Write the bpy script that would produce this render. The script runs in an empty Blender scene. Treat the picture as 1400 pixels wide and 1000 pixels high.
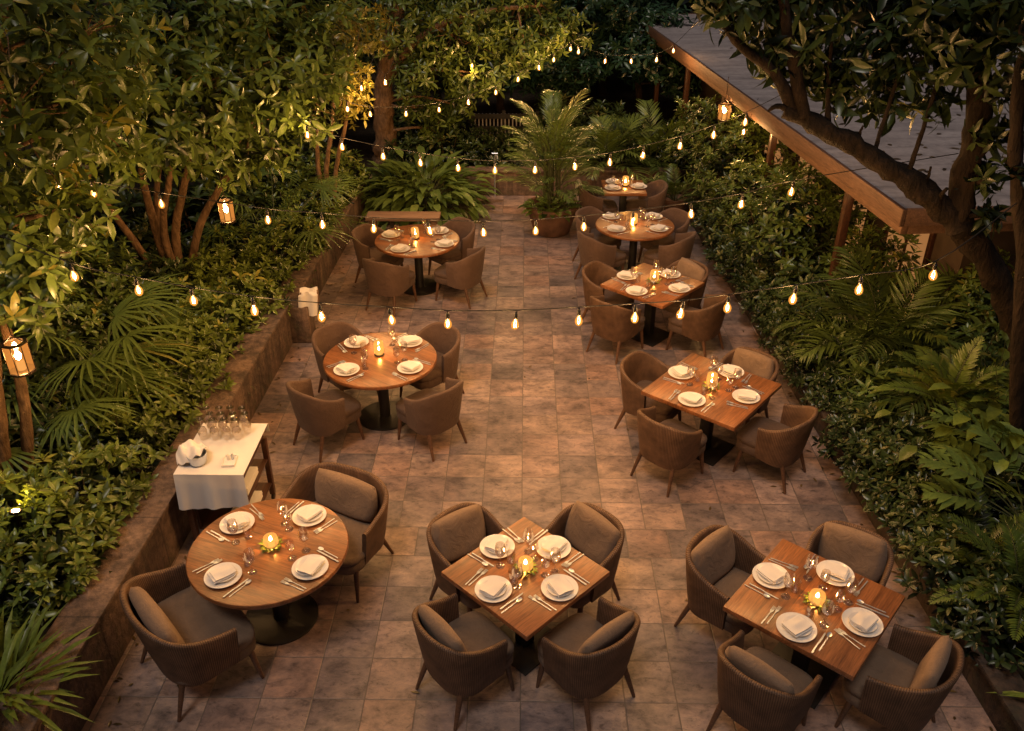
import bpy, bmesh, math, random
import numpy as np
from mathutils import Vector, Matrix, noise as mnoise

random.seed(11)
rng = np.random.default_rng(11)
R = math.radians
sc = bpy.context.scene
COL = sc.collection
UP = np.array([0., 0., 1.])

# ------------------------------------------------------------------ objects
def link(o, parent=None):
    COL.objects.link(o)
    if parent is not None:
        o.parent = parent
    return o

def tag(o, label, cat, group=None):
    o['label'] = label
    o['category'] = cat
    if group:
        o['group'] = group
    return o

def thing(name, label, cat, loc=(0, 0, 0), rz=0., group=None):
    o = bpy.data.objects.new(name, None)
    o.empty_display_size = .1
    link(o)
    o.location = loc
    o.rotation_euler = (0, 0, rz)
    return tag(o, label, cat, group)

def copy_tree(o, parent=None):
    c = o.copy()
    COL.objects.link(c)
    c.parent = parent
    for ch in list(o.children):
        copy_tree(ch, c)
    return c

# ------------------------------------------------------------------ mesh builder
class MB:
    def __init__(s):
        s.v, s.f, s.uv = [], [], []
    def add(s, vs, fs, uvs=None):
        b = len(s.v)
        s.v += [tuple(p) for p in vs]
        for i, f in enumerate(fs):
            s.f.append(tuple(b + k for k in f))
            s.uv.append(uvs[i] if uvs else None)
        return s
    def box(s, x0, x1, y0, y1, z0, z1, m=None):
        vs = [Vector(p) for p in ((x0, y0, z0), (x1, y0, z0), (x1, y1, z0), (x0, y1, z0),
                                  (x0, y0, z1), (x1, y0, z1), (x1, y1, z1), (x0, y1, z1))]
        if m is not None:
            vs = [m @ p for p in vs]
        return s.add(vs, [(3, 2, 1, 0), (4, 5, 6, 7), (0, 1, 5, 4), (1, 2, 6, 5), (2, 3, 7, 6), (3, 0, 4, 7)])
    def prism(s, pts, z0, z1):
        n = len(pts)
        vs = [(x, y, z0) for x, y in pts] + [(x, y, z1) for x, y in pts]
        return s.add(vs, [tuple(range(n - 1, -1, -1)), tuple(range(n, 2 * n))] +
                     [(i, (i + 1) % n, n + (i + 1) % n, n + i) for i in range(n)])
    def lathe(s, prof, n=20, c=(0, 0, 0), sx=1., sy=1.):
        vs, idx = [], []
        for r, z in prof:
            if r < 1e-6:
                idx.append([len(vs)] * n)
                vs.append((c[0], c[1], c[2] + z))
            else:
                idx.append(list(range(len(vs), len(vs) + n)))
                vs += [(c[0] + r * sx * math.cos(2 * math.pi * k / n), c[1] + r * sy * math.sin(2 * math.pi * k / n), c[2] + z) for k in range(n)]
        fs = []
        for a, b in zip(idx[:-1], idx[1:]):
            for k in range(n):
                q = [a[k], a[(k + 1) % n], b[(k + 1) % n], b[k]]
                q2 = []
                for x in q:
                    if x not in q2:
                        q2.append(x)
                if len(q2) > 2:
                    fs.append(tuple(q2))
        return s.add(vs, fs)
    def tube(s, pts, rad, n=6, cap=True):
        pts = [Vector(p) for p in pts]
        if not hasattr(rad, '__len__'):
            rad = [rad] * len(pts)
        vs, fs = [], []
        ref = None
        for i, p in enumerate(pts):
            d = (pts[min(i + 1, len(pts) - 1)] - pts[max(i - 1, 0)])
            d = d.normalized() if d.length > 1e-9 else Vector((0, 0, 1))
            if ref is None:
                ref = d.orthogonal().normalized()
            ref = (ref - d * ref.dot(d))
            ref = ref.normalized() if ref.length > 1e-6 else d.orthogonal().normalized()
            bi = d.cross(ref)
            for k in range(n):
                a = 2 * math.pi * k / n
                vs.append(p + (ref * math.cos(a) + bi * math.sin(a)) * rad[i])
        for i in range(len(pts) - 1):
            for k in range(n):
                fs.append((i * n + k, i * n + (k + 1) % n, (i + 1) * n + (k + 1) % n, (i + 1) * n + k))
        if cap:
            fs.append(tuple(range(n - 1, -1, -1)))
            fs.append(tuple(range((len(pts) - 1) * n, len(pts) * n)))
        return s.add(vs, fs)
    def grid(s, fn, nu, nv):
        vs = [fn(i / (nu - 1), j / (nv - 1)) for j in range(nv) for i in range(nu)]
        fs = [(j * nu + i, j * nu + i + 1, (j + 1) * nu + i + 1, (j + 1) * nu + i) for j in range(nv - 1) for i in range(nu - 1)]
        return s.add(vs, fs)
    def mesh(s, name, mat, smooth=True, bevel=0., seg=2, merge=0., sharp=42, solid=0.):
        me = bpy.data.meshes.new(name)
        me.from_pydata(s.v, [], s.f)
        if any(u is not None for u in s.uv):
            ul = me.uv_layers.new(name='UVMap')
            k = 0
            for u, f in zip(s.uv, s.f):
                for j in range(len(f)):
                    ul.data[k].uv = u[j] if u else (0, 0)
                    k += 1
        if bevel or merge or solid:
            bm = bmesh.new()
            bm.from_mesh(me)
            if merge:
                bmesh.ops.remove_doubles(bm, verts=bm.verts, dist=merge)
            if solid:
                bmesh.ops.recalc_face_normals(bm, faces=bm.faces)
                bmesh.ops.solidify(bm, geom=bm.faces[:], thickness=solid)
            if bevel:
                bm.normal_update()
                ed = [e for e in bm.edges if len(e.link_faces) == 2 and e.calc_face_angle(0) > R(35)]
                bmesh.ops.bevel(bm, geom=ed, offset=bevel, segments=seg, affect='EDGES', profile=.5, clamp_overlap=True)
            bm.to_mesh(me)
            bm.free()
        if mat:
            me.materials.append(mat)
        me.polygons.foreach_set('use_smooth', [smooth] * len(me.polygons))
        if smooth:
            me.set_sharp_from_angle(angle=R(sharp))
        me.update()
        return me
    def build(s, name, mat, parent=None, **k):
        return link(bpy.data.objects.new(name, s.mesh(name, mat, **k)), parent)

# ------------------------------------------------------------------ materials
class NT:
    def __init__(s, name):
        s.m = bpy.data.materials.new(name)
        s.m.use_nodes = True
        s.t = s.m.node_tree
        s.t.nodes.clear()
        s.out = s.t.nodes.new('ShaderNodeOutputMaterial')
    def n(s, typ, ins=None, **k):
        x = s.t.nodes.new(typ)
        for a, b in k.items():
            setattr(x, a, b)
        for a, b in (ins or {}).items():
            if isinstance(b, bpy.types.NodeSocket):
                s.t.links.new(b, x.inputs[a])
            else:
                x.inputs[a].default_value = b
        return x
    def math(s, op, a, b=0., c=None):
        ins = {0: a, 1: b}
        if c is not None:
            ins[2] = c
        return s.n('ShaderNodeMath', ins, operation=op).outputs[0]
    def ramp(s, fac, stops, interp='LINEAR'):
        r = s.n('ShaderNodeValToRGB', {0: fac})
        r.color_ramp.interpolation = interp
        e = r.color_ramp.elements
        while len(e) < len(stops):
            e.new(.5)
        for q, (p, c) in zip(e, stops):
            q.position = p
            q.color = (c[0], c[1], c[2], 1) if hasattr(c, '__len__') else (c, c, c, 1)
        return r.outputs[0]
    def mix(s, fac, a, b, blend='MIX'):
        x = s.n('ShaderNodeMix', data_type='RGBA', blend_type=blend)
        for i, v in ((0, fac), (6, a), (7, b)):
            if isinstance(v, bpy.types.NodeSocket):
                s.t.links.new(v, x.inputs[i])
            else:
                x.inputs[i].default_value = v if i == 0 else (tuple(v) + (1,))[:4]
        return x.outputs[2]
    def noise(s, vec, scale, detail=4., rough=.55, dist=0.):
        ins = {'Scale': scale, 'Detail': detail, 'Roughness': rough, 'Distortion': dist}
        if vec is not None:
            ins['Vector'] = vec
        return s.n('ShaderNodeTexNoise', ins).outputs[0]
    def coord(s, k='Object'):
        return s.n('ShaderNodeTexCoord').outputs[k]
    def vscale(s, vec, sc_):
        return s.n('ShaderNodeVectorMath', {0: vec, 1: sc_}, operation='MULTIPLY').outputs[0]
    def bump(s, h, st, dist=.01):
        return s.n('ShaderNodeBump', {'Height': h, 'Strength': st, 'Distance': dist}).outputs[0]
    def bsdf(s, **k):
        b = s.n('ShaderNodeBsdfPrincipled')
        for a, v in k.items():
            a = a.replace('_', ' ')
            if isinstance(v, bpy.types.NodeSocket):
                s.t.links.new(v, b.inputs[a])
            else:
                if a in ('Base Color', 'Emission Color') and len(v) == 3:
                    v = tuple(v) + (1,)
                b.inputs[a].default_value = v
        return b.outputs[0]
    def done(s, sh):
        s.t.links.new(sh, s.out.inputs[0])
        return s.m

def m_plain(name, c, rough=.6, metal=0., var=.12, nscale=14., bump=.0, bscale=60., spec=.5):
    t = NT(name)
    co = t.coord()
    nz = t.noise(co, nscale)
    colr = t.mix(1., c, t.ramp(nz, [(.25, 1 - var * 2), (.75, 1 + var)]), 'MULTIPLY')
    k = dict(Base_Color=colr, Roughness=rough, Metallic=metal, Specular_IOR_Level=spec)
    if bump:
        k['Normal'] = t.bump(t.noise(co, bscale, 3.), bump, .004)
    return t.done(t.bsdf(**k))

def m_floor():
    t = NT('slate_tiles')
    co = t.coord()
    T = .385
    sp = t.n('ShaderNodeSeparateXYZ', {0: co})
    row = t.math('FLOOR', t.math('DIVIDE', sp.outputs[1], T))
    wr = t.n('ShaderNodeTexWhiteNoise', {'W': row}, noise_dimensions='1D').outputs[0]
    off = t.math('MULTIPLY', t.math('GREATER_THAN', wr, .86), .5)
    xs = t.math('ADD', t.math('DIVIDE', sp.outputs[0], T), off)
    colx = t.math('FLOOR', xs)
    idv = t.n('ShaderNodeCombineXYZ', {0: colx, 1: row, 2: 3.7}).outputs[0]
    wn = t.n('ShaderNodeTexWhiteNoise', {'Vector': idv}, noise_dimensions='3D')
    base = t.ramp(wn.outputs[0], [(0., (.175, .145, .132)), (.14, (.27, .20, .162)), (.32, (.315, .24, .19)), (.46, (.235, .188, .162)),
                                  (.62, (.295, .205, .155)), (.80, (.275, .215, .185)), (.93, (.345, .26, .21))], 'CONSTANT')
    # each tile samples its own patch of stone
    sv = t.n('ShaderNodeVectorMath', {0: co, 1: wn.outputs[1]}, operation='MULTIPLY_ADD')
    shift = t.vscale(wn.outputs[1], (7., 7., 7.))
    pv = t.n('ShaderNodeVectorMath', {0: co, 1: shift}, operation='ADD').outputs[0]
    n1 = t.noise(t.vscale(pv, (1., 1.5, 1.)), 3.3, 9., .70, .35)
    n2 = t.noise(t.vscale(pv, (1., 1.7, 1.)), 12., 9., .74, .5)
    n3 = t.noise(co, 1.1, 3.)
    n4 = t.noise(pv, 38., 4., .7)
    c = t.mix(1., base, t.ramp(n1, [(.30, (.28, .27, .29)), (.43, (.70, .67, .68)), (.55, (1.06, 1.00, .97)), (.70, (1.5, 1.33, 1.2))]), 'MULTIPLY')
    c = t.mix(1., c, t.ramp(n2, [(.32, (.38, .37, .38)), (.46, (.95, .94, .93)), (.72, (1.3, 1.22, 1.12))]), 'MULTIPLY')
    c = t.mix(1., c, t.ramp(n3, [(.3, .72), (.7, 1.15)]), 'MULTIPLY')
    c = t.mix(t.ramp(n4, [(.64, 0.), (.72, .8)]), c, (.05, .04, .035))
    fx = t.math('FRACT', xs)
    fy = t.math('FRACT', t.math('DIVIDE', sp.outputs[1], T))
    ex = t.math('MINIMUM', fx, t.math('SUBTRACT', 1., fx))
    ey = t.math('MINIMUM', fy, t.math('SUBTRACT', 1., fy))
    ed = t.math('ADD', t.math('MINIMUM', ex, ey), t.math('MULTIPLY', t.math('SUBTRACT', n2, .5), .016))
    c = t.mix(1., c, (.98, 1.0, 1.12), 'MULTIPLY')
    gm = t.ramp(ed, [(.006, 0.), (.016, 1.)])
    c = t.mix(gm, (.125, .10, .086), c)
    h = t.math('ADD', t.math('MULTIPLY', gm, .5), t.math('MULTIPLY', n1, .5))
    h = t.math('ADD', h, t.math('MULTIPLY', n2, .25))
    rg = t.ramp(n1, [(.3, .52), (.7, .28)])
    return t.done(t.bsdf(Base_Color=c, Roughness=rg, Normal=t.bump(h, .45, .012), Specular_IOR_Level=.45))

def m_wood(name, c1, c2, rough=.33, axis=0, plank=.1, coat=.0):
    t = NT(name)
    co = t.coord()
    inf = t.n('ShaderNodeObjectInfo').outputs['Random']
    sp = t.n('ShaderNodeSeparateXYZ', {0: co})
    pl = t.math('FLOOR', t.math('DIVIDE', sp.outputs[1 - axis], plank))
    w = t.n('ShaderNodeTexWhiteNoise', {'W': t.math('ADD', pl, t.math('MULTIPLY', inf, 50.))}, noise_dimensions='1D').outputs[0]
    st = (2.2, 26., 26.) if axis == 0 else (26., 2.2, 26.)
    v = t.n('ShaderNodeVectorMath', {0: t.vscale(co, st), 1: t.n('ShaderNodeCombineXYZ', {0: t.math('MULTIPLY', w, 31.), 1: t.math('MULTIPLY', inf, 9.)}).outputs[0]}, operation='ADD').outputs[0]
    n1 = t.noise(v, 1., 6., .6)
    n2 = t.noise(v, 4., 4., .6)
    f = t.math('ADD', t.math('MULTIPLY', n1, .8), t.math('MULTIPLY', w, .22))
    c = t.ramp(f, [(.3, c1), (.72, c2)])
    c = t.mix(1., c, t.ramp(n2, [(.3, .72), (.6, 1.08)]), 'MULTIPLY')
    fr = t.math('FRACT', t.math('DIVIDE', sp.outputs[1 - axis], plank))
    g = t.ramp(fr, [(.0, .55), (.022, 1.), (.98, 1.), (1., .55)])
    c = t.mix(1., c, g, 'MULTIPLY')
    return t.done(t.bsdf(Base_Color=c, Roughness=t.ramp(n2, [(.2, rough + .12), (.8, rough - .04)]), Coat_Weight=coat, Coat_Roughness=.25,
                         Normal=t.bump(n2, .12, .003)))

def m_wicker():
    t = NT('woven_wicker')
    uv = t.coord('UV')
    sp = t.n('ShaderNodeSeparateXYZ', {0: uv})
    u, v = sp.outputs[0], sp.outputs[1]
    rib = t.math('SINE', t.math('MULTIPLY', u, 2 * math.pi / .0155))
    par = t.math('SINE', t.math('MULTIPLY', u, math.pi / .0155))
    sg = t.math('SIGN', par)
    wv = t.math('SINE', t.math('ADD', t.math('MULTIPLY', v, 2 * math.pi / .014), t.math('MULTIPLY', sg, math.pi / 2)))
    h = t.math('ADD', t.math('MULTIPLY', rib, .55), t.math('MULTIPLY', wv, .35))
    nz = t.noise(t.coord(), 9., 5.)
    c = t.ramp(h, [(.0, (.052, .032, .022)), (.62, (.14, .087, .058)), (1., (.19, .125, .085))])
    hn = t.math('ADD', t.math('MULTIPLY', h, .5), .5)
    c = t.ramp(hn, [(.05, (.04, .020, .011)), (.5, (.115, .062, .035)), (.95, (.195, .112, .066))])
    c = t.mix(1., c, t.ramp(nz, [(.3, .62), (.7, 1.25)]), 'MULTIPLY')
    return t.done(t.bsdf(Base_Color=c, Roughness=.6, Normal=t.bump(h, .32, .004), Specular_IOR_Level=.35))

def m_fabric(name, c):
    t = NT(name)
    co = t.coord()
    nz = t.noise(co, 5., 4.)
    nf = t.noise(co, 260., 2.)
    cc = t.mix(1., c, t.ramp(nz, [(.25, .78), (.75, 1.14)]), 'MULTIPLY')
    cc = t.mix(1., cc, t.ramp(nf, [(.3, .82), (.7, 1.1)]), 'MULTIPLY')
    h = t.math('ADD', t.math('MULTIPLY', nf, .25), t.math('MULTIPLY', t.noise(co, 8., 4., .6, 1.2), 1.6))
    return t.done(t.bsdf(Base_Color=cc, Roughness=.85, Sheen_Weight=.08, Specular_IOR_Level=.15, Normal=t.bump(h, .5, .018)))

def m_leaf(name, dark, light, yellow, trans=.3, rough=.3):
    t = NT(name)
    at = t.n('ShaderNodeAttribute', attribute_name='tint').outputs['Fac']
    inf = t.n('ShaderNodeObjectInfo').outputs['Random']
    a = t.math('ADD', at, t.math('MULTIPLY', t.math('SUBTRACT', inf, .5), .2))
    c = t.ramp(a, [(.0, dark), (.62, light), (.93, light), (1., yellow)])  # low tint gives the near-black painted shade of inner leaves
    nz = t.noise(t.coord(), 35., 2.)
    c = t.mix(1., c, t.ramp(nz, [(.3, .8), (.7, 1.15)]), 'MULTIPLY')
    p = t.bsdf(Base_Color=c, Roughness=rough, Specular_IOR_Level=.45)
    tr = t.n('ShaderNodeBsdfTranslucent', {'Color': t.mix(1., c, (1.3, 1.2, .55), 'MULTIPLY')}).outputs[0]
    return t.done(t.n('ShaderNodeMixShader', {0: trans, 1: p, 2: tr}).outputs[0])

def m_bark(name, c1, c2):
    t = NT(name)
    co = t.coord()
    n1 = t.noise(t.vscale(co, (9., 9., 2.5)), 2., 7., .65)
    n2 = t.noise(co, 3., 3.)
    c = t.ramp(n1, [(.3, c1), (.7, c2)])
    c = t.mix(1., c, t.ramp(n2, [(.3, .6), (.7, 1.2)]), 'MULTIPLY')
    return t.done(t.bsdf(Base_Color=c, Roughness=.85, Normal=t.bump(n1, 1., .06), Specular_IOR_Level=.2))

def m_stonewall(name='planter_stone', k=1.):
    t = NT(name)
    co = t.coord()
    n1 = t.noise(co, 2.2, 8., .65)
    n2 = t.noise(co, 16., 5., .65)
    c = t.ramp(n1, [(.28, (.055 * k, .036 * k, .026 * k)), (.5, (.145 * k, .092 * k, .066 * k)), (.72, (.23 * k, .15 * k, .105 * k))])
    c = t.mix(1., c, t.ramp(n2, [(.3, .5), (.6, 1.12)]), 'MULTIPLY')
    sp = t.n('ShaderNodeSeparateXYZ', {0: co})
    n3 = t.noise(t.vscale(co, (6., 6., .7)), 1.6, 5., .6)
    c = t.mix(1., c, t.ramp(n3, [(.36, .55), (.56, 1.08)]), 'MULTIPLY')
    mo = t.ramp(t.math('SUBTRACT', t.noise(co, 5., 6., .7), t.math('MULTIPLY', sp.outputs[2], .25)), [(.46, 0.), (.6, .45)])
    c = t.mix(mo, c, (.035, .042, .018))
    fy = t.math('FRACT', t.math('DIVIDE', sp.outputs[1], 1.12))
    c = t.mix(1., c, t.ramp(fy, [(0., .4), (.012, 1.), (.99, 1.), (1., .4)]), 'MULTIPLY')
    return t.done(t.bsdf(Base_Color=c, Roughness=.75, Normal=t.bump(t.math('ADD', n1, t.math('MULTIPLY', n2, .6)), .8, .03)))

def m_soil():
    t = NT('dark_soil')
    co = t.coord()
    n1 = t.noise(co, 8., 8., .7)
    c = t.ramp(n1, [(.3, (.012, .009, .006)), (.7, (.045, .032, .02))])
    return t.done(t.bsdf(Base_Color=c, Roughness=.95, Normal=t.bump(n1, .9, .05), Specular_IOR_Level=.1))

def m_roof():
    t = NT('weathered_roof_sheet')
    co = t.coord()
    sp = t.n('ShaderNodeSeparateXYZ', {0: co})
    n1 = t.noise(t.vscale(co, (1., 3.5, 1.)), 1.1, 8., .65)
    n2 = t.noise(co, 9., 6., .7)
    y = t.math('ADD', t.math('DIVIDE', sp.outputs[1], .36), t.math('MULTIPLY', t.math('SUBTRACT', n2, .5), .22))
    fy = t.math('FRACT', y)
    c = t.ramp(n1, [(.25, (.22, .195, .195)), (.5, (.34, .30, .30)), (.75, (.43, .385, .38))])
    c = t.mix(1., c, t.ramp(n2, [(.3, .72), (.7, 1.15)]), 'MULTIPLY')
    c = t.mix(1., c, t.ramp(fy, [(0., .66), (.1, .95), (.8, 1.04), (1., .93)]), 'MULTIPLY')
    return t.done(t.bsdf(Base_Color=c, Roughness=.6, Normal=t.bump(t.math('ADD', fy, t.math('MULTIPLY', n2, .6)), .3, .02)))

def m_glass(name, tint=(1, 1, 1), refl=.1, edge=.55):
    t = NT(name)
    lw = t.n('ShaderNodeLayerWeight', {'Blend': .35}).outputs['Facing']
    f = t.math('MULTIPLY_ADD', t.math('POWER', lw, 2.2), edge, refl)
    tr = t.n('ShaderNodeBsdfTransparent', {'Color': tint + (1,)}).outputs[0]
    gl = t.n('ShaderNodeBsdfGlossy', {'Color': (1, .97, .92, 1), 'Roughness': .06}).outputs[0]
    return t.done(t.n('ShaderNodeMixShader', {0: f, 1: tr, 2: gl}).outputs[0])

def m_emit(name, c, s):
    t = NT(name)
    return t.done(t.n('ShaderNodeEmission', {'Color': c + (1,), 'Strength': s}).outputs[0])

def m_bulbglass(c=(1., .38, .06), s=1.5, fac=.5):
    t = NT('glowing_amber_glass')
    tr = t.n('ShaderNodeBsdfTransparent', {'Color': (1, .86, .6, 1)}).outputs[0]
    em = t.n('ShaderNodeEmission', {'Color': c + (1,), 'Strength': s}).outputs[0]  # emission paints the warm glow of glass lit from within
    gl = t.n('ShaderNodeBsdfGlossy', {'Roughness': .08}).outputs[0]
    a = t.n('ShaderNodeMixShader', {0: .08, 1: em, 2: gl}).outputs[0]
    return t.done(t.n('ShaderNodeMixShader', {0: fac, 1: tr, 2: a}).outputs[0])

M = dict(
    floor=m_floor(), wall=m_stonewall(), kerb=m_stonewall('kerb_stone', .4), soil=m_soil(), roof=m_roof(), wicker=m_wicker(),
    table=m_wood('teak_table', (.105, .038, .014), (.35, .135, .048), .3, 0, .105, .25),
    leg=m_wood('chair_leg_wood', (.07, .033, .018), (.15, .072, .036), .45, 0, 1.),
    fascia=m_wood('fascia_timber', (.085, .045, .028), (.165, .088, .054), .65, 1, .6),
    bench=m_wood('bench_timber', (.13, .075, .045), (.26, .155, .095), .6, 0, .15),
    trolley=m_wood('dark_trolley_wood', (.035, .014, .008), (.09, .036, .018), .35, 1, 2.),
    cushion=m_fabric('taupe_cushion', (.235, .160, .110)), seat=m_fabric('taupe_seat', (.185, .128, .09)),
    uphol=m_fabric('brown_upholstery', (.125, .077, .055)), useat=m_fabric('brown_seat', (.115, .073, .053)),
    linen=m_plain('white_linen', (.74, .70, .66), .85, 0, .035, 3., .25, 220.),
    black=m_plain('black_iron', (.014, .012, .011), .45, .0, .2),
    ceramic=m_plain('white_ceramic', (.78, .75, .71), .18, 0, .03),
    steel=m_plain('polished_steel', (.62, .68, .78), .3, .75, .05),
    bronze=m_plain('dark_bronze', (.05, .032, .02), .4, .7, .2),
    pot=m_plain('terracotta_pot', (.16, .085, .055), .75, 0, .3, 6., .4),
    render=m_plain('plaster_wall', (.06, .038, .024), .8, 0, .2, 3.),
    maroon=m_plain('maroon_panel', (.022, .008, .006), .8, 0, .2, 3.),
    picket=m_plain('grey_picket', (.34, .32, .31), .7, 0, .2, 3.),
    wax=m_emit('candle_wax_glow', (1., .55, .2), 1.1), flame=m_emit('candle_flame', (1., .58, .22), 1500.),
    glass=m_glass('clear_glass', (.975, .965, .95), .2, .8), smoky=m_glass('smoky_glass', (.88, .83, .77), .26, .9), amber=m_bulbglass((1., .44, .10), 1.5, .4),
    lantern_glass=m_bulbglass((1., .36, .07), .9, .55),
    filament=m_emit('bulb_filament', (1., .62, .26), 45.), lamp=m_emit('lantern_flame', (1., .56, .22), 700.),
    soffit=m_emit('soffit_lamp_glow', (1., .5, .17), 26.), spot=m_emit('garden_spot_lens', (1., .6, .22), 1500.), bulb=m_bulbglass(),
    panel=m_emit('lit_window_pane', (1., .42, .13), .35),
    socket=m_plain('black_socket', (.015, .012, .01), .5), cable=m_plain('black_cable', (.012, .010, .009), .8),
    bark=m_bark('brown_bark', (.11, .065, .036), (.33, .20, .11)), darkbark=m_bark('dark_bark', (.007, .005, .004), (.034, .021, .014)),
    stem=m_plain('green_stem', (.05, .06, .02), .6), twig=m_plain('brown_twig', (.06, .04, .02), .7),
    leaf_tree=m_leaf('tree_leaves', (.004, .009, .003), (.115, .17, .036), (.30, .28, .06), .22),
    leaf_gold_lit=m_leaf('golden_lit_leaves', (.03, .03, .006), (.17, .16, .03), (.28, .22, .05), .28),  # golden light of the bulbs put into the leaf colour
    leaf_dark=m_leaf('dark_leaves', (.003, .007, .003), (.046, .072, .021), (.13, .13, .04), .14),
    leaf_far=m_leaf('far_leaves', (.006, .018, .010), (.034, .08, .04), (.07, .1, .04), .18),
    leaf_shrub=m_leaf('shrub_leaves', (.006, .013, .004), (.155, .21, .036), (.34, .32, .06), .2),
    leaf_palm=m_leaf('palm_leaves', (.007, .016, .006), (.125, .19, .046), (.26, .26, .07), .22),
    leaf_fern=m_leaf('fern_leaves', (.02, .04, .01), (.13, .19, .036), (.2, .22, .05), .25),
    litter=m_leaf('dry_leaves', (.04, .025, .012), (.12, .08, .03), (.2, .12, .04), .1),
)

# ------------------------------------------------------------------ camera, sky, sun
cam = bpy.data.cameras.new('camera')
co_ = bpy.data.objects.new('camera', cam)
link(co_)
co_.location = (0, 0, 5.31)
co_.rotation_euler = (R(60.0), 0, R(.848))
cam.sensor_width = 36.
cam.lens = 36. * 1170. / 1400.
cam.clip_start = .1
cam.clip_end = 400.
sc.camera = co_

SUN_EL, SUN_AZ = R(66.), R(205.)
w = bpy.data.worlds.new('World')
sc.world = w
w.use_nodes = True
nt = w.node_tree
bg = nt.nodes['Background']
sky = nt.nodes.new('ShaderNodeTexSky')
sky.sky_type = 'NISHITA'
sky.sun_disc = False
sky.sun_elevation = SUN_EL
sky.sun_rotation = SUN_AZ
sky.dust_density = 6.
sky.ozone_density = .4
tint = nt.nodes.new('ShaderNodeMix')
tint.data_type = 'RGBA'
tint.blend_type = 'MULTIPLY'
tint.inputs[0].default_value = 1.
tint.inputs[7].default_value = (1., .84, .82, 1)
nt.links.new(sky.outputs[0], tint.inputs[6])
nt.links.new(tint.outputs[2], bg.inputs[0])
bg.inputs[1].default_value = .015

sl = bpy.data.lights.new('sun', 'SUN')
so = bpy.data.objects.new('sun', sl)
link(so)
sl.energy = .85
sl.angle = R(16.)
sl.color = (1., .88, .76)
# direction toward the sun: low behind the camera, a little to the left
sd = Vector((math.sin(SUN_AZ) * math.cos(SUN_EL), math.cos(SUN_AZ) * math.cos(SUN_EL), math.sin(SUN_EL)))
so.rotation_euler = sd.to_track_quat('Z', 'Y').to_euler()
so.location = (0, -6, 12)

sc.view_settings.view_transform = 'Standard'
sc.view_settings.look = 'None'
sc.view_settings.exposure = 0.
sc.view_settings.gamma = 1.
sc.cycles.use_denoising = True
sc.cycles.max_bounces = 7
sc.cycles.diffuse_bounces = 3
sc.cycles.glossy_bounces = 3
sc.cycles.transparent_max_bounces = 24
sc.cycles.sample_clamp_indirect = 3.
sc.cycles.caustics_reflective = False
sc.cycles.caustics_refractive = False

# ------------------------------------------------------------------ the setting
def sheet(name, pts, z, mat):
    me = bpy.data.meshes.new(name)
    me.from_pydata([(x, y, z) for x, y in pts], [], [tuple(range(len(pts)))])
    me.materials.append(mat)
    o = link(bpy.data.objects.new(name, me))
    o['kind'] = 'structure'
    return o

def xl(y):
    return -3.13 + (y - 4.) * .0245
def xr(y):
    return 3.40 - (y - 4.) * .048

sheet('ground', [(-160, -40), (160, -40), (160, 220), (-160, 220)], -.02, M['soil'])
sheet('patio', [(xl(0) - .1, 0), (xr(0) + .1, 0), (xr(15.7) + .1, 15.7), (xl(15.7) - .1, 15.7)], 0., M['floor'])

def soil_bed(name, pts, z):
    b = MB()
    b.prism(pts, -.015, z)
    o = b.build(name, M['soil'], smooth=False)
    o['kind'] = 'structure'
soil_bed('soil_bed', [(-9, 0), (xl(0) - .27, 0), (xl(16) - .27, 16), (-9, 16)], .46)
soil_bed('soil_bed', [(xr(0) + .22, 0), (10, 0), (10, 15.9), (xr(15.9) + .22, 15.9)], .24)
soil_bed('soil_bed', [(-9, 16.02), (9, 16.02), (9, 30), (-9, 30)], .34)

def wall(name, label, a, b_, width, z, side, mat='wall'):
    """low wall whose patio face runs from a to b_; side = -1 body lies to -x, +1 to +x"""
    t = thing(name, label, 'planter wall', (0, 0, 0))
    m = MB()
    m.prism([(a[0], a[1]), (b_[0], b_[1]), (b_[0] + side * width, b_[1]), (a[0] + side * width, a[1])][::(1 if side < 0 else -1)], 0.001, z - .05)
    m.build('wall_body', M[mat], t, smooth=False)
    m = MB()
    e = -side * .02
    m.prism([(a[0] + e, a[1] - .004), (b_[0] + e, b_[1] + .004), (b_[0] + side * (width + .02), b_[1] + .004), (a[0] + side * (width + .02), a[1] - .004)][::(1 if side < 0 else -1)], z - .05, z)
    m.build('coping', M[mat], t, bevel=.012, seg=2)
    return t
wall('planter_wall', 'low brown stone planter wall along the left of the patio, near stretch by the trolley', (xl(1.), 1.), (xl(9.72), 9.72), .28, .56, -1)
wall('planter_wall', 'low brown stone planter wall along the left, far stretch behind the bench table', (xl(10.06) , 10.06), (xl(15.3), 15.3), .28, .50, -1)
m = MB()
m.prism([(xl(9.8) - .30, 9.735), (xl(9.8) + .24, 9.735), (xl(9.8) + .24, 10.045), (xl(9.8) - .30, 10.045)], 0.001, .50)
tag(m.build('wall_pier', M['wall'], bevel=.015), 'short stone pier between the two stretches of the left planter wall', 'pier')
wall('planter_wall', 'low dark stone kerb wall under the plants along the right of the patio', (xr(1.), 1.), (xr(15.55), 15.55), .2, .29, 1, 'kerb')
m = thing('planter_wall', 'low brown wall closing the far end of the patio behind the pot', 'planter wall')
b = MB(); b.box(-2.83, 2.9, 15.62, 15.84, 0.001, .44); b.build('wall_body', M['wall'], m, smooth=False)
b = MB(); b.box(-2.83, 2.9, 15.60, 15.86, .44, .49); b.build('coping', M['wall'], m, bevel=.01)

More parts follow.
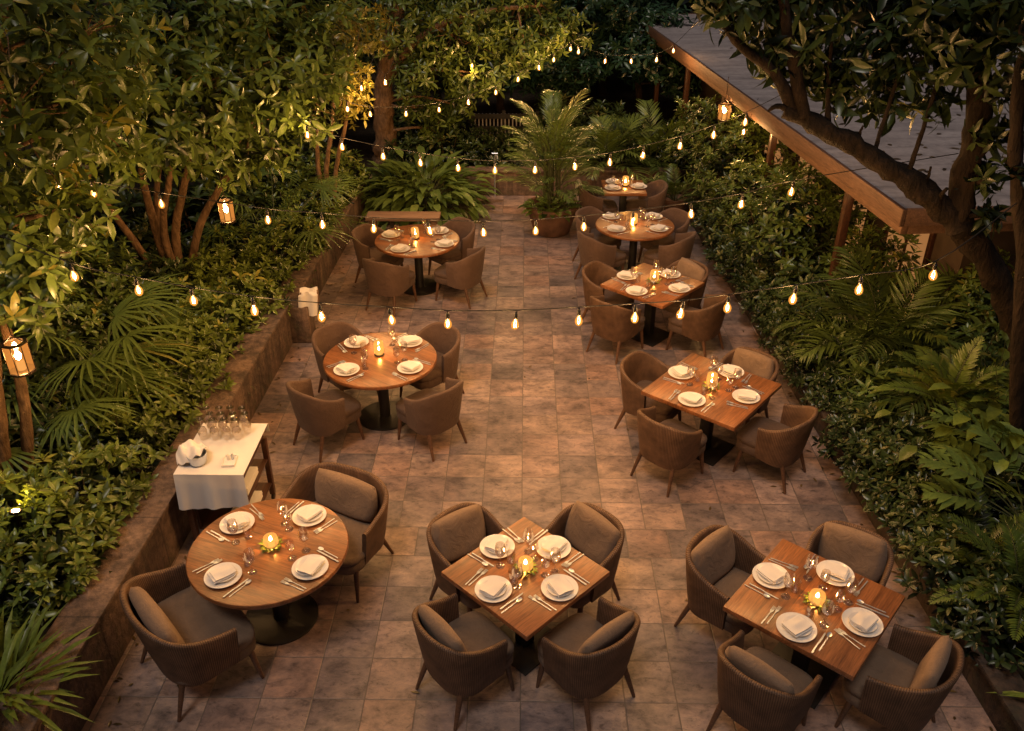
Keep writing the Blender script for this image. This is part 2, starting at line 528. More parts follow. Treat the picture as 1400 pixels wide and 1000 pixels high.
# ------------------------------------------------------------------ leaf tools
class LA:
    """collects leaves; eight vertices and six faces each"""
    T8 = np.array([(0, 1, 2), (0, 2, 3), (1, 4, 5, 2), (2, 5, 6, 3), (4, 7, 5), (5, 7, 6)], dtype=object)
    def __init__(s):
        s.V, s.C = [], []
    def add(s, P, D, U, L, W, curl=.15, fold=.25, tint=.5, w1=.85, w2=.8, t1=.32, t2=.68):
        P = np.asarray(P, float).reshape(-1, 3)
        n = len(P)
        D = np.broadcast_to(np.asarray(D, float), (n, 3)); D = D / np.linalg.norm(D, axis=1, keepdims=True).clip(1e-9)
        U = np.broadcast_to(np.asarray(U, float), (n, 3))
        S = np.cross(D, U); ns = np.linalg.norm(S, axis=1, keepdims=True)
        alt = np.cross(D, np.array([1., .3, .2]))
        S = np.where(ns < 1e-3, alt, S); S = S / np.linalg.norm(S, axis=1, keepdims=True).clip(1e-9)
        N = np.cross(S, D)
        L = np.broadcast_to(np.asarray(L, float), (n,))[:, None]
        W = np.broadcast_to(np.asarray(W, float), (n,))[:, None]
        curl = np.broadcast_to(np.asarray(curl, float), (n,))[:, None]
        tint = np.broadcast_to(np.asarray(tint, float), (n,))
        def c(t):
            return P + D * L * (t - .25 * curl * t * t) - N * L * curl * t * t
        c1, c2, c3 = c(t1), c(t2), c(1.)
        o1, o2 = S * W * .5 * w1, S * W * .5 * w2
        f1, f2 = N * W * .5 * fold * w1, N * W * .5 * fold * w2
        V = np.stack([P, c1 - o1 + f1, c1, c1 + o1 + f1, c2 - o2 + f2, c2, c2 + o2 + f2, c3], axis=1)
        s.V.append(V.reshape(-1, 3))
        s.C.append(np.repeat(tint, 8))
    def mesh(s, name, mat):
        V = np.concatenate(s.V).astype(np.float32)
        C = np.concatenate(s.C).astype(np.float32)
        n = len(V) // 8
        tri = [(0, 1, 2), (0, 2, 3)]
        loops = np.array([0, 2, 1, 0, 3, 2, 1, 2, 5, 4, 2, 3, 6, 5, 4, 5, 7, 5, 6, 7])
        cnt = np.array([3, 3, 4, 4, 3, 3])
        st = np.concatenate([[0], np.cumsum(cnt)[:-1]])
        k = len(loops)
        lo = (loops[None, :] + 8 * np.arange(n)[:, None]).ravel()
        ls = (st[None, :] + k * np.arange(n)[:, None]).ravel()
        me = bpy.data.meshes.new(name)
        me.vertices.add(len(V)); me.vertices.foreach_set('co', V.ravel())
        me.loops.add(len(lo)); me.loops.foreach_set('vertex_index', lo.astype(np.int32))
        me.polygons.add(len(ls)); me.polygons.foreach_set('loop_start', ls.astype(np.int32))
        me.polygons.foreach_set('use_smooth', np.ones(len(ls), dtype=bool))
        me.update(calc_edges=True)
        a = me.attributes.new('tint', 'FLOAT', 'POINT')
        a.data.foreach_set('value', C)
        me.materials.append(mat)
        me.validate()
        return me
    def build(s, name, mat, parent=None):
        return link(bpy.data.objects.new(name, s.mesh(name, mat)), parent)

def unit(v):
    return v / np.linalg.norm(v, axis=-1, keepdims=True).clip(1e-9)

def rosettes(la, P, A, n=7, L=.1, W=.035, lo=15, hi=65, curl=.2, tint=.5, jit=.38):
    """whorls of n leaves round axes A at points P"""
    P = np.asarray(P); A = unit(np.asarray(A)); k = len(P)
    e1 = unit(np.cross(A, np.array([.31, .17, .93]) + rng.normal(0, .05, (k, 3))))
    e2 = np.cross(A, e1)
    ph0 = rng.uniform(0, 6.28, (k, 1))
    ph = ph0 + np.arange(n)[None, :] * 2.399
    el = np.radians(np.linspace(lo, hi, n))[None, :] + rng.normal(0, .16, (k, n))
    rad = e1[:, None, :] * np.cos(ph)[..., None] + e2[:, None, :] * np.sin(ph)[..., None]
    D = rad * np.cos(el)[..., None] + A[:, None, :] * np.sin(el)[..., None]
    U = A[:, None, :] * np.cos(el)[..., None] - rad * np.sin(el)[..., None]
    Ls = L * (1 - .35 * np.linspace(0, 1, n))[None, :] * rng.uniform(1 - jit, 1 + jit, (k, n))
    PP = np.repeat(P[:, None, :], n, 1) - A[:, None, :] * L * .25 * (1 - np.linspace(0, 1, n))[None, :, None]
    tt = np.broadcast_to(np.asarray(tint, float).reshape(-1, 1), (k, 1)) + rng.normal(0, .1, (k, n))
    la.add(PP.reshape(-1, 3), D.reshape(-1, 3), U.reshape(-1, 3), Ls.ravel(), (Ls * W / L * rng.uniform(.85, 1.15, (k, n))).ravel(), curl, .3, np.clip(tt.ravel(), 0, 1))

def ball(k, shell=.55):
    d = unit(rng.normal(0, 1, (k, 3)))
    r = (rng.uniform(shell ** 3, 1, (k, 1))) ** (1 / 3)
    return d * r

# ---- low shrubs
def shrub_mesh(rx, ry, rz, k, L, W, n=8, mat=None, lumpy=.16, z0=.12):
    la = LA()
    d = unit(rng.normal(0, 1, (k, 3))); d[:, 2] = np.abs(d[:, 2]) * 1.05 - .12
    lump = 1 + lumpy * np.sin(3.1 * d[:, :1] * 2 + rng.uniform(0, 6)) * np.cos(4.3 * d[:, 1:2] + rng.uniform(0, 6)) + rng.normal(0, .07, (k, 1))
    inner = rng.uniform(0, 1, (k, 1)) < .3
    r = np.where(inner, rng.uniform(.5, .85, (k, 1)), lump)
    P = d * r * np.array([rx, ry, rz]) + np.array([0, 0, z0])
    A = unit(d * np.array([1 / rx, 1 / ry, 1 / rz]) * .35 + np.array([0, 0, .75]) + rng.normal(0, .22, (k, 3)))
    tint = np.where(inner[:, 0], .05, .38 + .3 * d[:, 2] + .2 * rng.normal(0, 1, k))  # shade put into leaf colour: inner leaves near black, upper ones lighter
    rosettes(la, P, A, n, L, W, 8, 62, .18, tint)
    return la.mesh('foliage', mat), P

def stems_mesh(P, k=14, r=.006):
    m = MB()
    for p in P[rng.choice(len(P), min(k, len(P)), replace=False)]:
        b0 = np.array([p[0] * .15, p[1] * .15, 0.])
        mid = (b0 + p) / 2 + np.array([0, 0, -.03])
        m.tube([b0, mid, p], [r * 1.6, r * 1.2, r * .6], 5, False)
    return m.mesh('stem', M['twig'])

def proto_shrub(name, *a, **k):
    fm, P = shrub_mesh(*a, **k)
    return name, fm, stems_mesh(P)

def put_plant(proto, loc, rz, s, label, cat, group=None):
    name, fm, sm = proto
    t = thing(name, label, cat, loc, rz, group)
    t.scale = (s, s, s) if not hasattr(s, '__len__') else s
    link(bpy.data.objects.new('foliage', fm), t)
    if sm is not None:
        link(bpy.data.objects.new('stem', sm), t)
    return t

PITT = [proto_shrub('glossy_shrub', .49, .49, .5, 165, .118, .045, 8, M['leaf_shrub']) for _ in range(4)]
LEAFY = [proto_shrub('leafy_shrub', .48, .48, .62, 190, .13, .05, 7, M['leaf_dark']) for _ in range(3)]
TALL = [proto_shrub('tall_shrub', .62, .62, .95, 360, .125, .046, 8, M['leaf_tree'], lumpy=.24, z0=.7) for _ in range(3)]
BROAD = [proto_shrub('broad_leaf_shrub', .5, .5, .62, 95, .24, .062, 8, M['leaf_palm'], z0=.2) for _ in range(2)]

# ---- fronds
def frond(la, base, d0, length, arch, pairs, ll, lw, ang=55, droop=.35, tint=.5, start=.15, m=None, rr=.006, taper=.75, nseg=14, vee=.25):
    """one pinnate frond: rachis bends down, leaflets either side"""
    base = np.asarray(base, float)
    d0 = unit(np.asarray(d0, float)); hz = d0 * np.array([1, 1, 0]); hz = unit(hz) if np.linalg.norm(hz) > 1e-3 else np.array([1., 0, 0])
    pts = [base]; d = d0.copy(); st = length / nseg
    dirs = [d]
    for i in range(nseg):
        el = math.asin(max(-1, min(1, d[2]))) - arch / nseg * (.4 + 1.2 * i / nseg)
        d = hz * math.cos(el) + UP * math.sin(el)
        pts.append(pts[-1] + d * st); dirs.append(d)
    pts = np.array(pts); dirs = np.array(dirs)
    side = np.cross(hz, UP)
    if m is not None:
        m.tube(pts[::2], np.linspace(rr, rr * .3, len(pts[::2])), 5, False)
    ts = np.linspace(start, .985, pairs)
    ii = ts * nseg; i0 = np.minimum(ii.astype(int), nseg - 1); fr = (ii - i0)[:, None]
    P = pts[i0] * (1 - fr) + pts[i0 + 1] * fr
    Dd = unit(dirs[i0])
    Nn = unit(np.cross(np.broadcast_to(side, Dd.shape), Dd))
    x = (ts - start) / (1 - start)
    sz = np.sin(np.pi * (.18 + .80 * x)) ** .7
    a = np.radians(ang * (1 - .45 * x))
    for sg in (-1, 1):
        D = Dd * np.cos(a)[:, None] + sg * side * np.sin(a)[:, None] + Nn * vee + rng.normal(0, .06, Dd.shape)
        LL = ll * sz * rng.uniform(.88, 1.1, pairs)
        la.add(P, D, Nn, LL, lw * (.55 + .45 * sz), droop, .2, np.clip(tint + rng.normal(0, .09, pairs), 0, 1), .9, .7)

def palm_pinnate(name, label, cat, loc, nf, length, ll, lw, pairs, el=(35, 80), arch=1.3, mat=None, tint=.5, stems=0, ang=55, spread=.08, rz=0, droop=.35, petiole=.25, z0=0., zvar=0.):
    t = thing(name, label, cat, loc, rz)
    la = LA(); m = MB()
    for i in range(nf):
        az = i * 2.399 + rng.normal(0, .2)
        e = R(el[0] + (el[1] - el[0]) * ((i + .5) / nf)) + rng.normal(0, .06)
        d = np.array([math.cos(az) * math.cos(e), math.sin(az) * math.cos(e), math.sin(e)])
        b0 = np.array([math.cos(az) * spread * rng.uniform(.3, 1.2), math.sin(az) * spread * rng.uniform(.3, 1.2), z0 + zvar * ((i + .5) / nf) * rng.uniform(.7, 1.1)])
        la = LA()
        frond(la, b0, d, length * rng.uniform(.8, 1.1), arch * rng.uniform(.8, 1.2), pairs, ll, lw, ang, droop, tint + rng.normal(0, .08), petiole, m, .008)
        la.build('frond', mat or M['leaf_palm'], t)
    for i in range(stems):
        az = rng.uniform(0, 6.28)
        m.tube([(math.cos(az) * spread, math.sin(az) * spread, 0), (math.cos(az) * spread * .8, math.sin(az) * spread * .8, z0 + .1 + zvar * rng.uniform(.5, 1.))], .016, 6)
    m.build('stem', M['stem'], t)
    return t

def palm_fan(name, label, loc, nf, reach, fan, cat='palm', nleaf=15, tint=.5, rz=0., el=(20, 78), lw=.032):
    t = thing(name, label, cat, loc, rz)
    la = LA(); m = MB()
    for i in range(nf):
        az = i * 2.399 + rng.normal(0, .25)
        e = R(el[0] + (el[1] - el[0]) * ((i + .5) / nf)) + rng.normal(0, .06)
        hz = np.array([math.cos(az), math.sin(az), 0.])
        L = reach * rng.uniform(.7, 1.1)
        p0 = hz * .05
        pts = [p0]
        for q in range(1, 7):
            ee = e - .5 * q / 6
            pts.append(pts[-1] + (hz * math.cos(ee) + UP * math.sin(ee)) * L / 6)
        m.tube(pts, np.linspace(.009, .005, 7), 5, False)
        hub = pts[-1]
        f = unit(hz * math.cos(e - .75) + UP * math.sin(e - .75)); side = np.cross(hz, UP); nrm = unit(np.cross(side, f))
        an = np.radians(np.linspace(-118, 118, nleaf)) + rng.normal(0, .03, nleaf)
        D = f[None, :] * np.cos(an)[:, None] + side[None, :] * np.sin(an)[:, None] + nrm[None, :] * .16
        LL = fan * (.68 + .32 * np.cos(an * .8)) * rng.uniform(.88, 1.08, nleaf)
        la = LA()
        la.add(np.repeat(hub[None, :], nleaf, 0), D, nrm, LL, lw * rng.uniform(.8, 1.2, nleaf), .28 + .2 * np.abs(np.sin(an)), .35, np.clip(tint + rng.normal(0, .1) + rng.normal(0, .05, nleaf), 0, 1), .85, .8)
        la.build('fan_leaf', M['leaf_palm'], t)
    m.build('stem', M['stem'], t)
    return t

def blades(name, label, cat, loc, n, L, W, mat, el=(35, 80), curl=.55, spread=.12, tint=.55, petiole=0., rz=0):
    """clump of strap or lance leaves from the base"""
    t = thing(name, label, cat, loc, rz)
    la = LA(); m = MB()
    az = rng.uniform(0, 6.28, n); e = np.radians(rng.uniform(el[0], el[1], n))
    hz = np.stack([np.cos(az), np.sin(az), 0 * az], 1)
    P = hz * spread * rng.uniform(0, 1.2, (n, 1))
    D = hz * np.cos(e)[:, None] + UP * np.sin(e)[:, None]
    if petiole:
        pl = petiole * rng.uniform(.35, 1.1, n)
        for i in range(0, n):
            m.tube([P[i], P[i] + (D[i] * .6 + UP * .4) * pl[i] * .5, P[i] + D[i] * pl[i]], [.005, .004, .003], 4, False)
        P = P + D * pl[:, None]
        D = hz * np.cos(e - .45)[:, None] + UP * np.sin(e - .45)[:, None]
    U = UP * np.cos(e)[:, None] - hz * np.sin(e)[:, None] + .01
    la.add(P, D, U, L * rng.uniform(.7, 1.15, n), W * rng.uniform(.8, 1.15, n), curl * rng.uniform(.6, 1.3, n), .3, np.clip(tint + rng.normal(0, .14, n), 0, 1), .95, .9)
    la.build('foliage', mat, t)
    if petiole:
        m.build('stem', M['stem'], t)
    return t

# ---- trees
def bez(pts, n=9):
    P = [np.asarray(p, float) for p in pts]
    out = []
    for i in range(len(P) - 1):
        p0 = P[max(i - 1, 0)]; p1 = P[i]; p2 = P[i + 1]; p3 = P[min(i + 2, len(P) - 1)]
        for k in range(n):
            u = k / n
            out.append(.5 * ((2 * p1) + (p2 - p0) * u + (2 * p0 - 5 * p1 + 4 * p2 - p3) * u * u + (3 * p1 - p0 - 3 * p2 + p3) * u ** 3))
    out.append(P[-1])
    return np.array(out)

def tree(label, base, stems, clumps, mat, bark, L=.13, W=.046, dens=300, n=7, tint=.5, twig=.010, name='tree', flat=.8, lo=-10, hi=55, knob=.0, cat='tree', upw=.45):
    """stems: list of (points, r0, r1); clumps: (x, y, z, r)"""
    base = np.asarray(base, float)
    t = thing(name, label, cat, tuple(base))
    m = MB()
    nodes = []
    for pts, r0, r1 in stems:
        c = bez(pts, 7)
        rr = np.linspace(r0, r1, len(c)) * (1 + knob * rng.normal(0, 1, len(c)))
        c = c + rng.normal(0, r0 * .05, c.shape) * (np.linspace(0, 1, len(c))[:, None] > .05)
        i0 = len(m.v)
        m.tube(c - base, rr, 14 if r0 > .09 else 9)
        for q in range(i0, len(m.v)):
            p = Vector(m.v[q]); kk = (q - i0) // (14 if r0 > .09 else 9)
            if kk < len(c):
                ax = Vector(c[kk] - base); dv = p - ax
                m.v[q] = tuple(p + dv * (.55 * mnoise.noise(p * 7.) + .30 * mnoise.noise(p * 19.)) * (.9 if r0 > .09 else .35))
        nodes += [(p, r) for p, r in zip(c, rr)]
    NP = np.array([p for p, r in nodes])
    la = LA()
    for cx, cy, cz, r in clumps:
        cc = np.array([cx, cy, cz])
        dd = np.linalg.norm(NP - cc, axis=1) + 1.2 * np.maximum(0, NP[:, 2] - cc[2])
        j = int(np.argmin(dd)); s0 = NP[j]
        mid = (s0 + cc) / 2 + np.array([0, 0, .06]) + rng.normal(0, .06, 3)
        rb = min(nodes[j][1] * .6, .035)
        br = bez([s0, mid, cc], 5)
        m.tube(br - base, np.linspace(rb, rb * .45, len(br)), 6, False)
        k = max(10, int(dens * r * r))
        q = ball(k, .45) * np.array([r, r, r * flat]) * rng.uniform(.85, 1.15, (k, 1))
        P = cc + q
        A = unit(unit(q) * .55 + np.array([0, 0, upw]) + rng.normal(0, .28, (k, 3)))
        for p in P[:max(4, k // 9)]:
            b0 = cc + (p - cc) * .1
            m.tube(np.array([b0, (b0 + p) / 2 + rng.normal(0, .03, 3), p]) - base, [twig * .8, twig * .55, twig * .3], 4, False)
        rosettes(la, P - base, A, n, L, W, lo, hi, .22, np.clip(tint - .5 + .05 + .75 * (np.linalg.norm(q / np.array([1, 1, flat]), axis=1) / r - .45) / .6 + .18 * np.clip(q[:, 2] / r, -1, 1) + rng.normal(0, .12, k), 0, 1))  # painted shade: leaves inside the clump darker, outer and upper ones lighter
    m.build('trunk', bark, t, sharp=60)
    la.build('crown', mat, t)
    return t

# ------------------------------------------------------------------ trees of the photo
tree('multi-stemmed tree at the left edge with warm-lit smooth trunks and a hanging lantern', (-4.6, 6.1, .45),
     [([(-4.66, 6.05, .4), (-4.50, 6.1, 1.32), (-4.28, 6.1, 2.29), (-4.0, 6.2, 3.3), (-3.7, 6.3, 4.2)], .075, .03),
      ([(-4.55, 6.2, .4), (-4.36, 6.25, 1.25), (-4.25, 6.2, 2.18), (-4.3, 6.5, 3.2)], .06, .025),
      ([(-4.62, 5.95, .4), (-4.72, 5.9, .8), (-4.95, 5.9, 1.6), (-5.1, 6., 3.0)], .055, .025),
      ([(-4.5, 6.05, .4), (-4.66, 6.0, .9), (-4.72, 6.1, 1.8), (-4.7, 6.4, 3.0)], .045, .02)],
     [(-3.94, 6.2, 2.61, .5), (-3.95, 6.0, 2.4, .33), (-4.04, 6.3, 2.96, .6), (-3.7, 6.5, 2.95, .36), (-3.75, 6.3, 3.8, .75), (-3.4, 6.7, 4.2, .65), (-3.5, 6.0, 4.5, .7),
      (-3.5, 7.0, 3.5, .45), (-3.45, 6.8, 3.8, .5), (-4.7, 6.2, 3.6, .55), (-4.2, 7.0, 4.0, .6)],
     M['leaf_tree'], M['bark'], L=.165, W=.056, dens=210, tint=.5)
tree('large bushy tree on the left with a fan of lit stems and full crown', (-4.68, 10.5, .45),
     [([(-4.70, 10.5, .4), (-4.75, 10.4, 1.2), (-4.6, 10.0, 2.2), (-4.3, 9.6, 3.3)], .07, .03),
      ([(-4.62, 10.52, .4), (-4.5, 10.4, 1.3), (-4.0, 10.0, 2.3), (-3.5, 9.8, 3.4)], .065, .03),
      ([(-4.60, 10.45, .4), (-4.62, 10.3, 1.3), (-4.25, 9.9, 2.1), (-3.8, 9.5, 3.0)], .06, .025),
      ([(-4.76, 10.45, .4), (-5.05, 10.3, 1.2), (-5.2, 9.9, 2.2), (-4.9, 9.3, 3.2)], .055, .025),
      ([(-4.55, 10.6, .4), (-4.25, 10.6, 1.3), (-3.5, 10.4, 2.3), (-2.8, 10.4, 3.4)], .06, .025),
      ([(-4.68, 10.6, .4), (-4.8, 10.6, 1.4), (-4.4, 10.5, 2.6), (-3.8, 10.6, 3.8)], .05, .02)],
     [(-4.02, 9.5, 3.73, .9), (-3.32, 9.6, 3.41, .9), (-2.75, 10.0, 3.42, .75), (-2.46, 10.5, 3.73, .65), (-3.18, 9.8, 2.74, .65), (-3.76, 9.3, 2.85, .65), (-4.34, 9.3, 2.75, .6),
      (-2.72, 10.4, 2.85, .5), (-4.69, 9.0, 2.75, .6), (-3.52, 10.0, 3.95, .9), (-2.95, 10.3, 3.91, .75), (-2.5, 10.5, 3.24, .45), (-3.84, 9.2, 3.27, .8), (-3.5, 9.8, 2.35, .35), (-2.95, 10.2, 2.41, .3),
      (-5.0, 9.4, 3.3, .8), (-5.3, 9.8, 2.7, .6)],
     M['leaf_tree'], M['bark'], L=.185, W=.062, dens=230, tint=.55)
tree('slender tree with golden-lit leaves beside the brown trunk on the far left', (-3.2, 13.4, .45),
     [([(-3.2, 13.4, .4), (-3.15, 13.3, 1.2), (-2.95, 13.2, 2.0), (-2.8, 13.2, 2.9)], .05, .02),
      ([(-3.12, 13.4, .4), (-3.0, 13.3, 1.2), (-2.7, 13.1, 2.1), (-2.6, 13.4, 2.9)], .045, .02),
      ([(-3.25, 13.45, .4), (-3.3, 13.4, 1.3), (-3.2, 13.4, 2.1), (-3.1, 13.5, 3.0)], .045, .02)],
     [(-2.67, 13.0, 2.64, .45), (-3.06, 13.5, 3.07, .7), (-2.62, 13.2, 2.16, .3), (-3.48, 13.4, 2.32, .5), (-2.58, 14.0, 3.2, .6), (-2.6, 13.0, 2.43, .3)],
     M['leaf_gold_lit'], M['bark'], L=.13, W=.05, dens=260, tint=.7)
tree('broad tree at the back centre with a thick brown trunk and drooping yellow-lit crown', (-2.75, 16.7, .3),
     [([(-2.75, 16.7, .3), (-2.72, 16.65, 1.2), (-2.6, 16.6, 2.2), (-2.2, 16.6, 3.4), (-1.6, 16.8, 4.3)], .24, .08),
      ([(-2.5, 16.6, 2.0), (-1.9, 16.5, 2.7), (-.9, 16.5, 3.1), (.3, 16.8, 3.2)], .09, .03)],
     [(-2.38, 16.5, 2.9, .8), (-1.32, 16.5, 2.7, .9), (-.25, 17.0, 2.85, .9), (.42, 16.5, 2.7, .5), (-1.97, 16.0, 2.1, .5), (-1.05, 16.2, 2.05, .5), (.02, 16.0, 2.5, .45),
      (-1.66, 16.5, 1.0, .45), (-1.3, 16.4, 1.5, .4), (-2.0, 16.2, 1.5, .35), (-.91, 16.6, 3.1, .8), (.84, 17.0, 2.8, .45), (-.6, 16.1, 2.1, .4), (-1.9, 17, 3.6, .8), (0., 17.3, 3.5, .8)],
     M['leaf_tree'], M['bark'], L=.17, W=.055, dens=240, tint=.6, lo=-25, hi=40, upw=.2)
tree('old dark leaning tree on the right, its thick mossy limb reaching over the flat roof', (5.04, 7.0, .25),
     [([(5.2, 7.0, .2), (4.95, 7.0, .95), (4.48, 7.0, 1.77), (3.95, 7.0, 2.45), (3.70, 7.0, 2.80), (3.68, 7.05, 3.47), (3.56, 7.1, 4.14), (3.41, 7.1, 4.9)], .125, .085),
      ([(3.80, 7.0, 2.62), (3.46, 7.02, 2.90), (3.14, 7.05, 3.11), (2.62, 7.1, 3.40), (2.14, 7.15, 3.62)], .115, .07),
      ([(2.22, 7.14, 3.58), (1.98, 7.1, 3.92), (1.68, 7.1, 4.13), (1.5, 7.1, 4.36)], .055, .028),
      ([(2.28, 7.12, 3.58), (2.16, 7.1, 3.9), (2.02, 7.1, 4.3), (1.92, 7.1, 4.6)], .06, .035),
      ([(2.50, 7.1, 3.45), (2.44, 7.12, 3.8), (2.38, 7.1, 4.3)], .026, .014),
      ([(2.9, 7.08, 3.25), (2.93, 7.1, 3.5), (2.98, 7.1, 3.95)], .022, .012),
      ([(3.2, 7.04, 3.08), (3.22, 7.0, 3.5), (3.26, 7.0, 4.1)], .024, .012),
      ([(3.35, 7.02, 3.02), (3.36, 7.0, 3.12), (3.35, 6.98, 3.2)], .02, .008),
      ([(2.75, 7.08, 3.36), (2.74, 7.05, 3.46), (2.75, 7.04, 3.52)], .018, .008),
      ([(2.18, 7.14, 3.62), (2.05, 7.1, 3.66), (1.98, 7.1, 3.62)], .03, .012),
      ([(3.5, 7.0, 2.9), (3.46, 6.9, 3.0), (3.47, 6.86, 3.06)], .03, .012),
      ([(3.6, 7.1, 4.4), (3.2, 7.2, 4.62), (2.6, 7.3, 4.72), (2.1, 7.4, 4.78)], .11, .06)],
     [(1.66, 7.2, 4.36, .33), (2.0, 7.2, 4.16, .33), (2.31, 7.2, 4.3, .4), (2.71, 7.2, 4.02, .33), (2.49, 7.3, 3.85, .26), (3.03, 7.2, 4.16, .33), (3.03, 7.3, 3.82, .26),
      (3.35, 7.0, 4.0, .3), (3.37, 6.8, 4.3, .4), (3.8, 6.8, 3.95, .33), (3.75, 6.9, 3.5, .16), (3.17, 7.0, 4.4, .35), (1.38, 7.15, 4.46, .16), (2.86, 7.5, 4.35, .42), (3.55, 6.6, 4.4, .35), (1.85, 7.3, 4.5, .3), (2.3, 7.5, 4.0, .25), (2.62, 7.2, 3.70, .17), (3.0, 7.25, 3.62, .2), (2.35, 7.2, 3.9, .17), (3.32, 7.1, 3.66, .18), (3.8, 6.95, 3.15, .17), (2.0, 7.2, 3.95, .13), (3.9, 6.9, 2.8, .12)],
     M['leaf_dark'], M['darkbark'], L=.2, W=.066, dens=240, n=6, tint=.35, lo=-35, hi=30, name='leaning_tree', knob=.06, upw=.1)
tree('slim leaning trunk at the right edge of the picture, dark with a few leaves', (4.5, 6.15, .25),
     [([(4.52, 6.15, .25), (4.41, 6.2, .72), (4.10, 6.2, 1.77), (3.86, 6.2, 2.74), (3.58, 6.25, 3.58), (3.44, 6.3, 4.4)], .075, .045)],
     [(3.7, 6.2, 3.4, .2), (3.75, 6.0, 3.9, .28), (3.5, 6.1, 4.3, .25)],
     M['leaf_dark'], M['darkbark'], L=.17, W=.06, dens=220, n=6, tint=.4, name='leaning_tree', knob=.05)

# dark trees beyond the far end and behind the left bed; four crowns, each copied as its own tree
def back_tree(i, mat, L, rr):
    cl = []
    for k in range(11):
        a = k * 2.4; q = rr * math.sqrt((k + .5) / 11) * .8
        cl.append((math.cos(a) * q, math.sin(a) * q, 1.9 + rng.uniform(-.7, 1.3) + .5 * (rr - q), rng.uniform(.5, .85)))
    return tree('', (0, 0, 0), [([(0, 0, 0), (.05, 0, .8), (-.05, .1, 1.8), (.1, .05, 3.0)], .12, .04)], cl, mat, M['darkbark'], L=L, W=L * .38, dens=150, tint=.45, name='background_tree', lo=-20, hi=45, upw=.25)
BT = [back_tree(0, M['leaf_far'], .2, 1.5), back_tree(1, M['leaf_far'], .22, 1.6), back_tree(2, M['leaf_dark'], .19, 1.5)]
spots = [
    (0, -.6, 19.9, .3, .95), (1, .5, 19.6, 2.9, .8), (2, -1.9, 19.4, 1.9, .9), (0, .9, 20.6, .9, 1.0), (1, 2.6, 19.8, 1.6, .85), (0, 2.0, 22.5, 2.2, 1.3), (1, 4.1, 24.5, .3, 1.3), (0, .2, 24, 4., 1.35), (1, -2.2, 23.5, 1.2, 1.3), (2, -4.6, 19.5, 2., 1.2), (0, -1., 27.5, .4, 1.5),
    (1, 2.2, 28, 2.8, 1.5), (0, 6.2, 27, 1.1, 1.5), (1, 9.5, 26.5, 3.3, 1.5), (0, 13., 27, .7, 1.6), (1, -5., 27, 4.2, 1.5), (2, -7., 22., .5, 1.4), (0, 16.5, 26, 2.7, 1.6),
    (2, -6.3, 12.3, .5, 1.05), (2, -6.2, 7.6, 1.7, .95), (2, -5.3, 15.2, 2.9, 1.05), (2, -7.8, 10., 3.7, 1.2), (2, -8., 15.5, 5., 1.3), (2, -4.3, 17.2, .2, .95),
    (2, 5.0, 5.1, 4.4, .42), (2, 5.6, 4.2, 1.4, .6), (1, 5., 31, 2., 1.7), (0, -9., 29, 1., 1.8), (1, 11., 31, 5., 1.8), (0, -3., 32, 5., 1.8), (1, 1.2, 33, 3., 1.9)]
used = set()
for i, x, y, rz, s in spots:
    if i in used:
        o = copy_tree(BT[i])
    else:
        o = BT[i]; used.add(i)
    o.location = (x, y, 0); o.rotation_euler = (0, 0, rz); o.scale = (s, s, s * rng.uniform(.85, 1.0))
    if y > 18:
        tag(o, 'dark green tree in the shadowy tree belt beyond the far end of the patio', 'tree', 'dark trees beyond the far end')
    elif x < 0:
        tag(o, 'dark leafy tree filling the deep shadow behind the left planter bed', 'tree', 'dark trees behind the left bed')
    else:
        tag(o, 'dark leafy young tree in the shadow at the back of the right bed', 'tree', 'dark trees in the right bed')

# ------------------------------------------------------------------ planting
LB = 'shrubs massed in the left planter'
LBt = 'low glossy green shrub with whorled leaves, one of the mass filling the left planter'
for x, y, s in [(-3.72, 4.85, .9), (-3.78, 5.15, 1.05), (-3.80, 5.8, 1.1), (-3.72, 6.45, .95), (-4.4, 4.7, 1.1), (-4.5, 5.3, 1.15), (-5.1, 4.9, 1.2), (-5.1, 5.6, 1.2), (-3.66, 7.1, .9), (-3.6, 7.75, .98),
                (-3.62, 8.4, 1.0), (-3.56, 9.05, 1.0), (-3.52, 9.7, 1.0), (-4.15, 7.0, .9), (-4.2, 8.6, 1.0), (-4.1, 9.3, 1.1), (-3.45, 10.4, .95), (-3.42, 11.1, .9), (-3.38, 11.8, .95), (-3.34, 12.5, .95),
                (-3.3, 13.2, .95), (-3.26, 14.0, 1.05), (-3.3, 14.8, 1.1), (-4.0, 10.1, 1.0), (-4.0, 11.0, 1.05), (-4.0, 13.0, 1.1), (-3.9, 14.2, 1.15), (-4.5, 4.0, .9), (-5.1, 4.1, 1.)]:
    put_plant(PITT[rng.integers(4)], (x - .03 - .05 * (y > 6.6), y, .40), rng.uniform(0, 6), s * rng.uniform(.93, 1.05), LBt, 'shrub', LB)
for x, y, s in [(-4.9, 7.6, 1.3), (-5.0, 8.6, 1.4), (-4.6, 9.6, 1.1), (-5.3, 6.6, 1.4), (-5.5, 9.6, 1.5), (-5.4, 11., 1.5), (-4.8, 11.8, 1.5), (-4.6, 12.8, 1.4), (-4.6, 14.0, 1.5), (-4.1, 15.2, 1.5), (-4.9, 6.9, 1.1)]:
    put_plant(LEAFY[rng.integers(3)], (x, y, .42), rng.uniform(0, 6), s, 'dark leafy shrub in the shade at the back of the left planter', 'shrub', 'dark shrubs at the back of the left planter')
put_plant(TALL[0], (-4.85, 8.5, .5), .5, .95, 'tall shrub with golden-lit leaves around the bulbs left of the lit tree stems', 'shrub')
put_plant(TALL[1], (-4.85, 7.7, .5), 2.5, .8, 'bushy shrub at the left edge behind the fan palm', 'shrub')

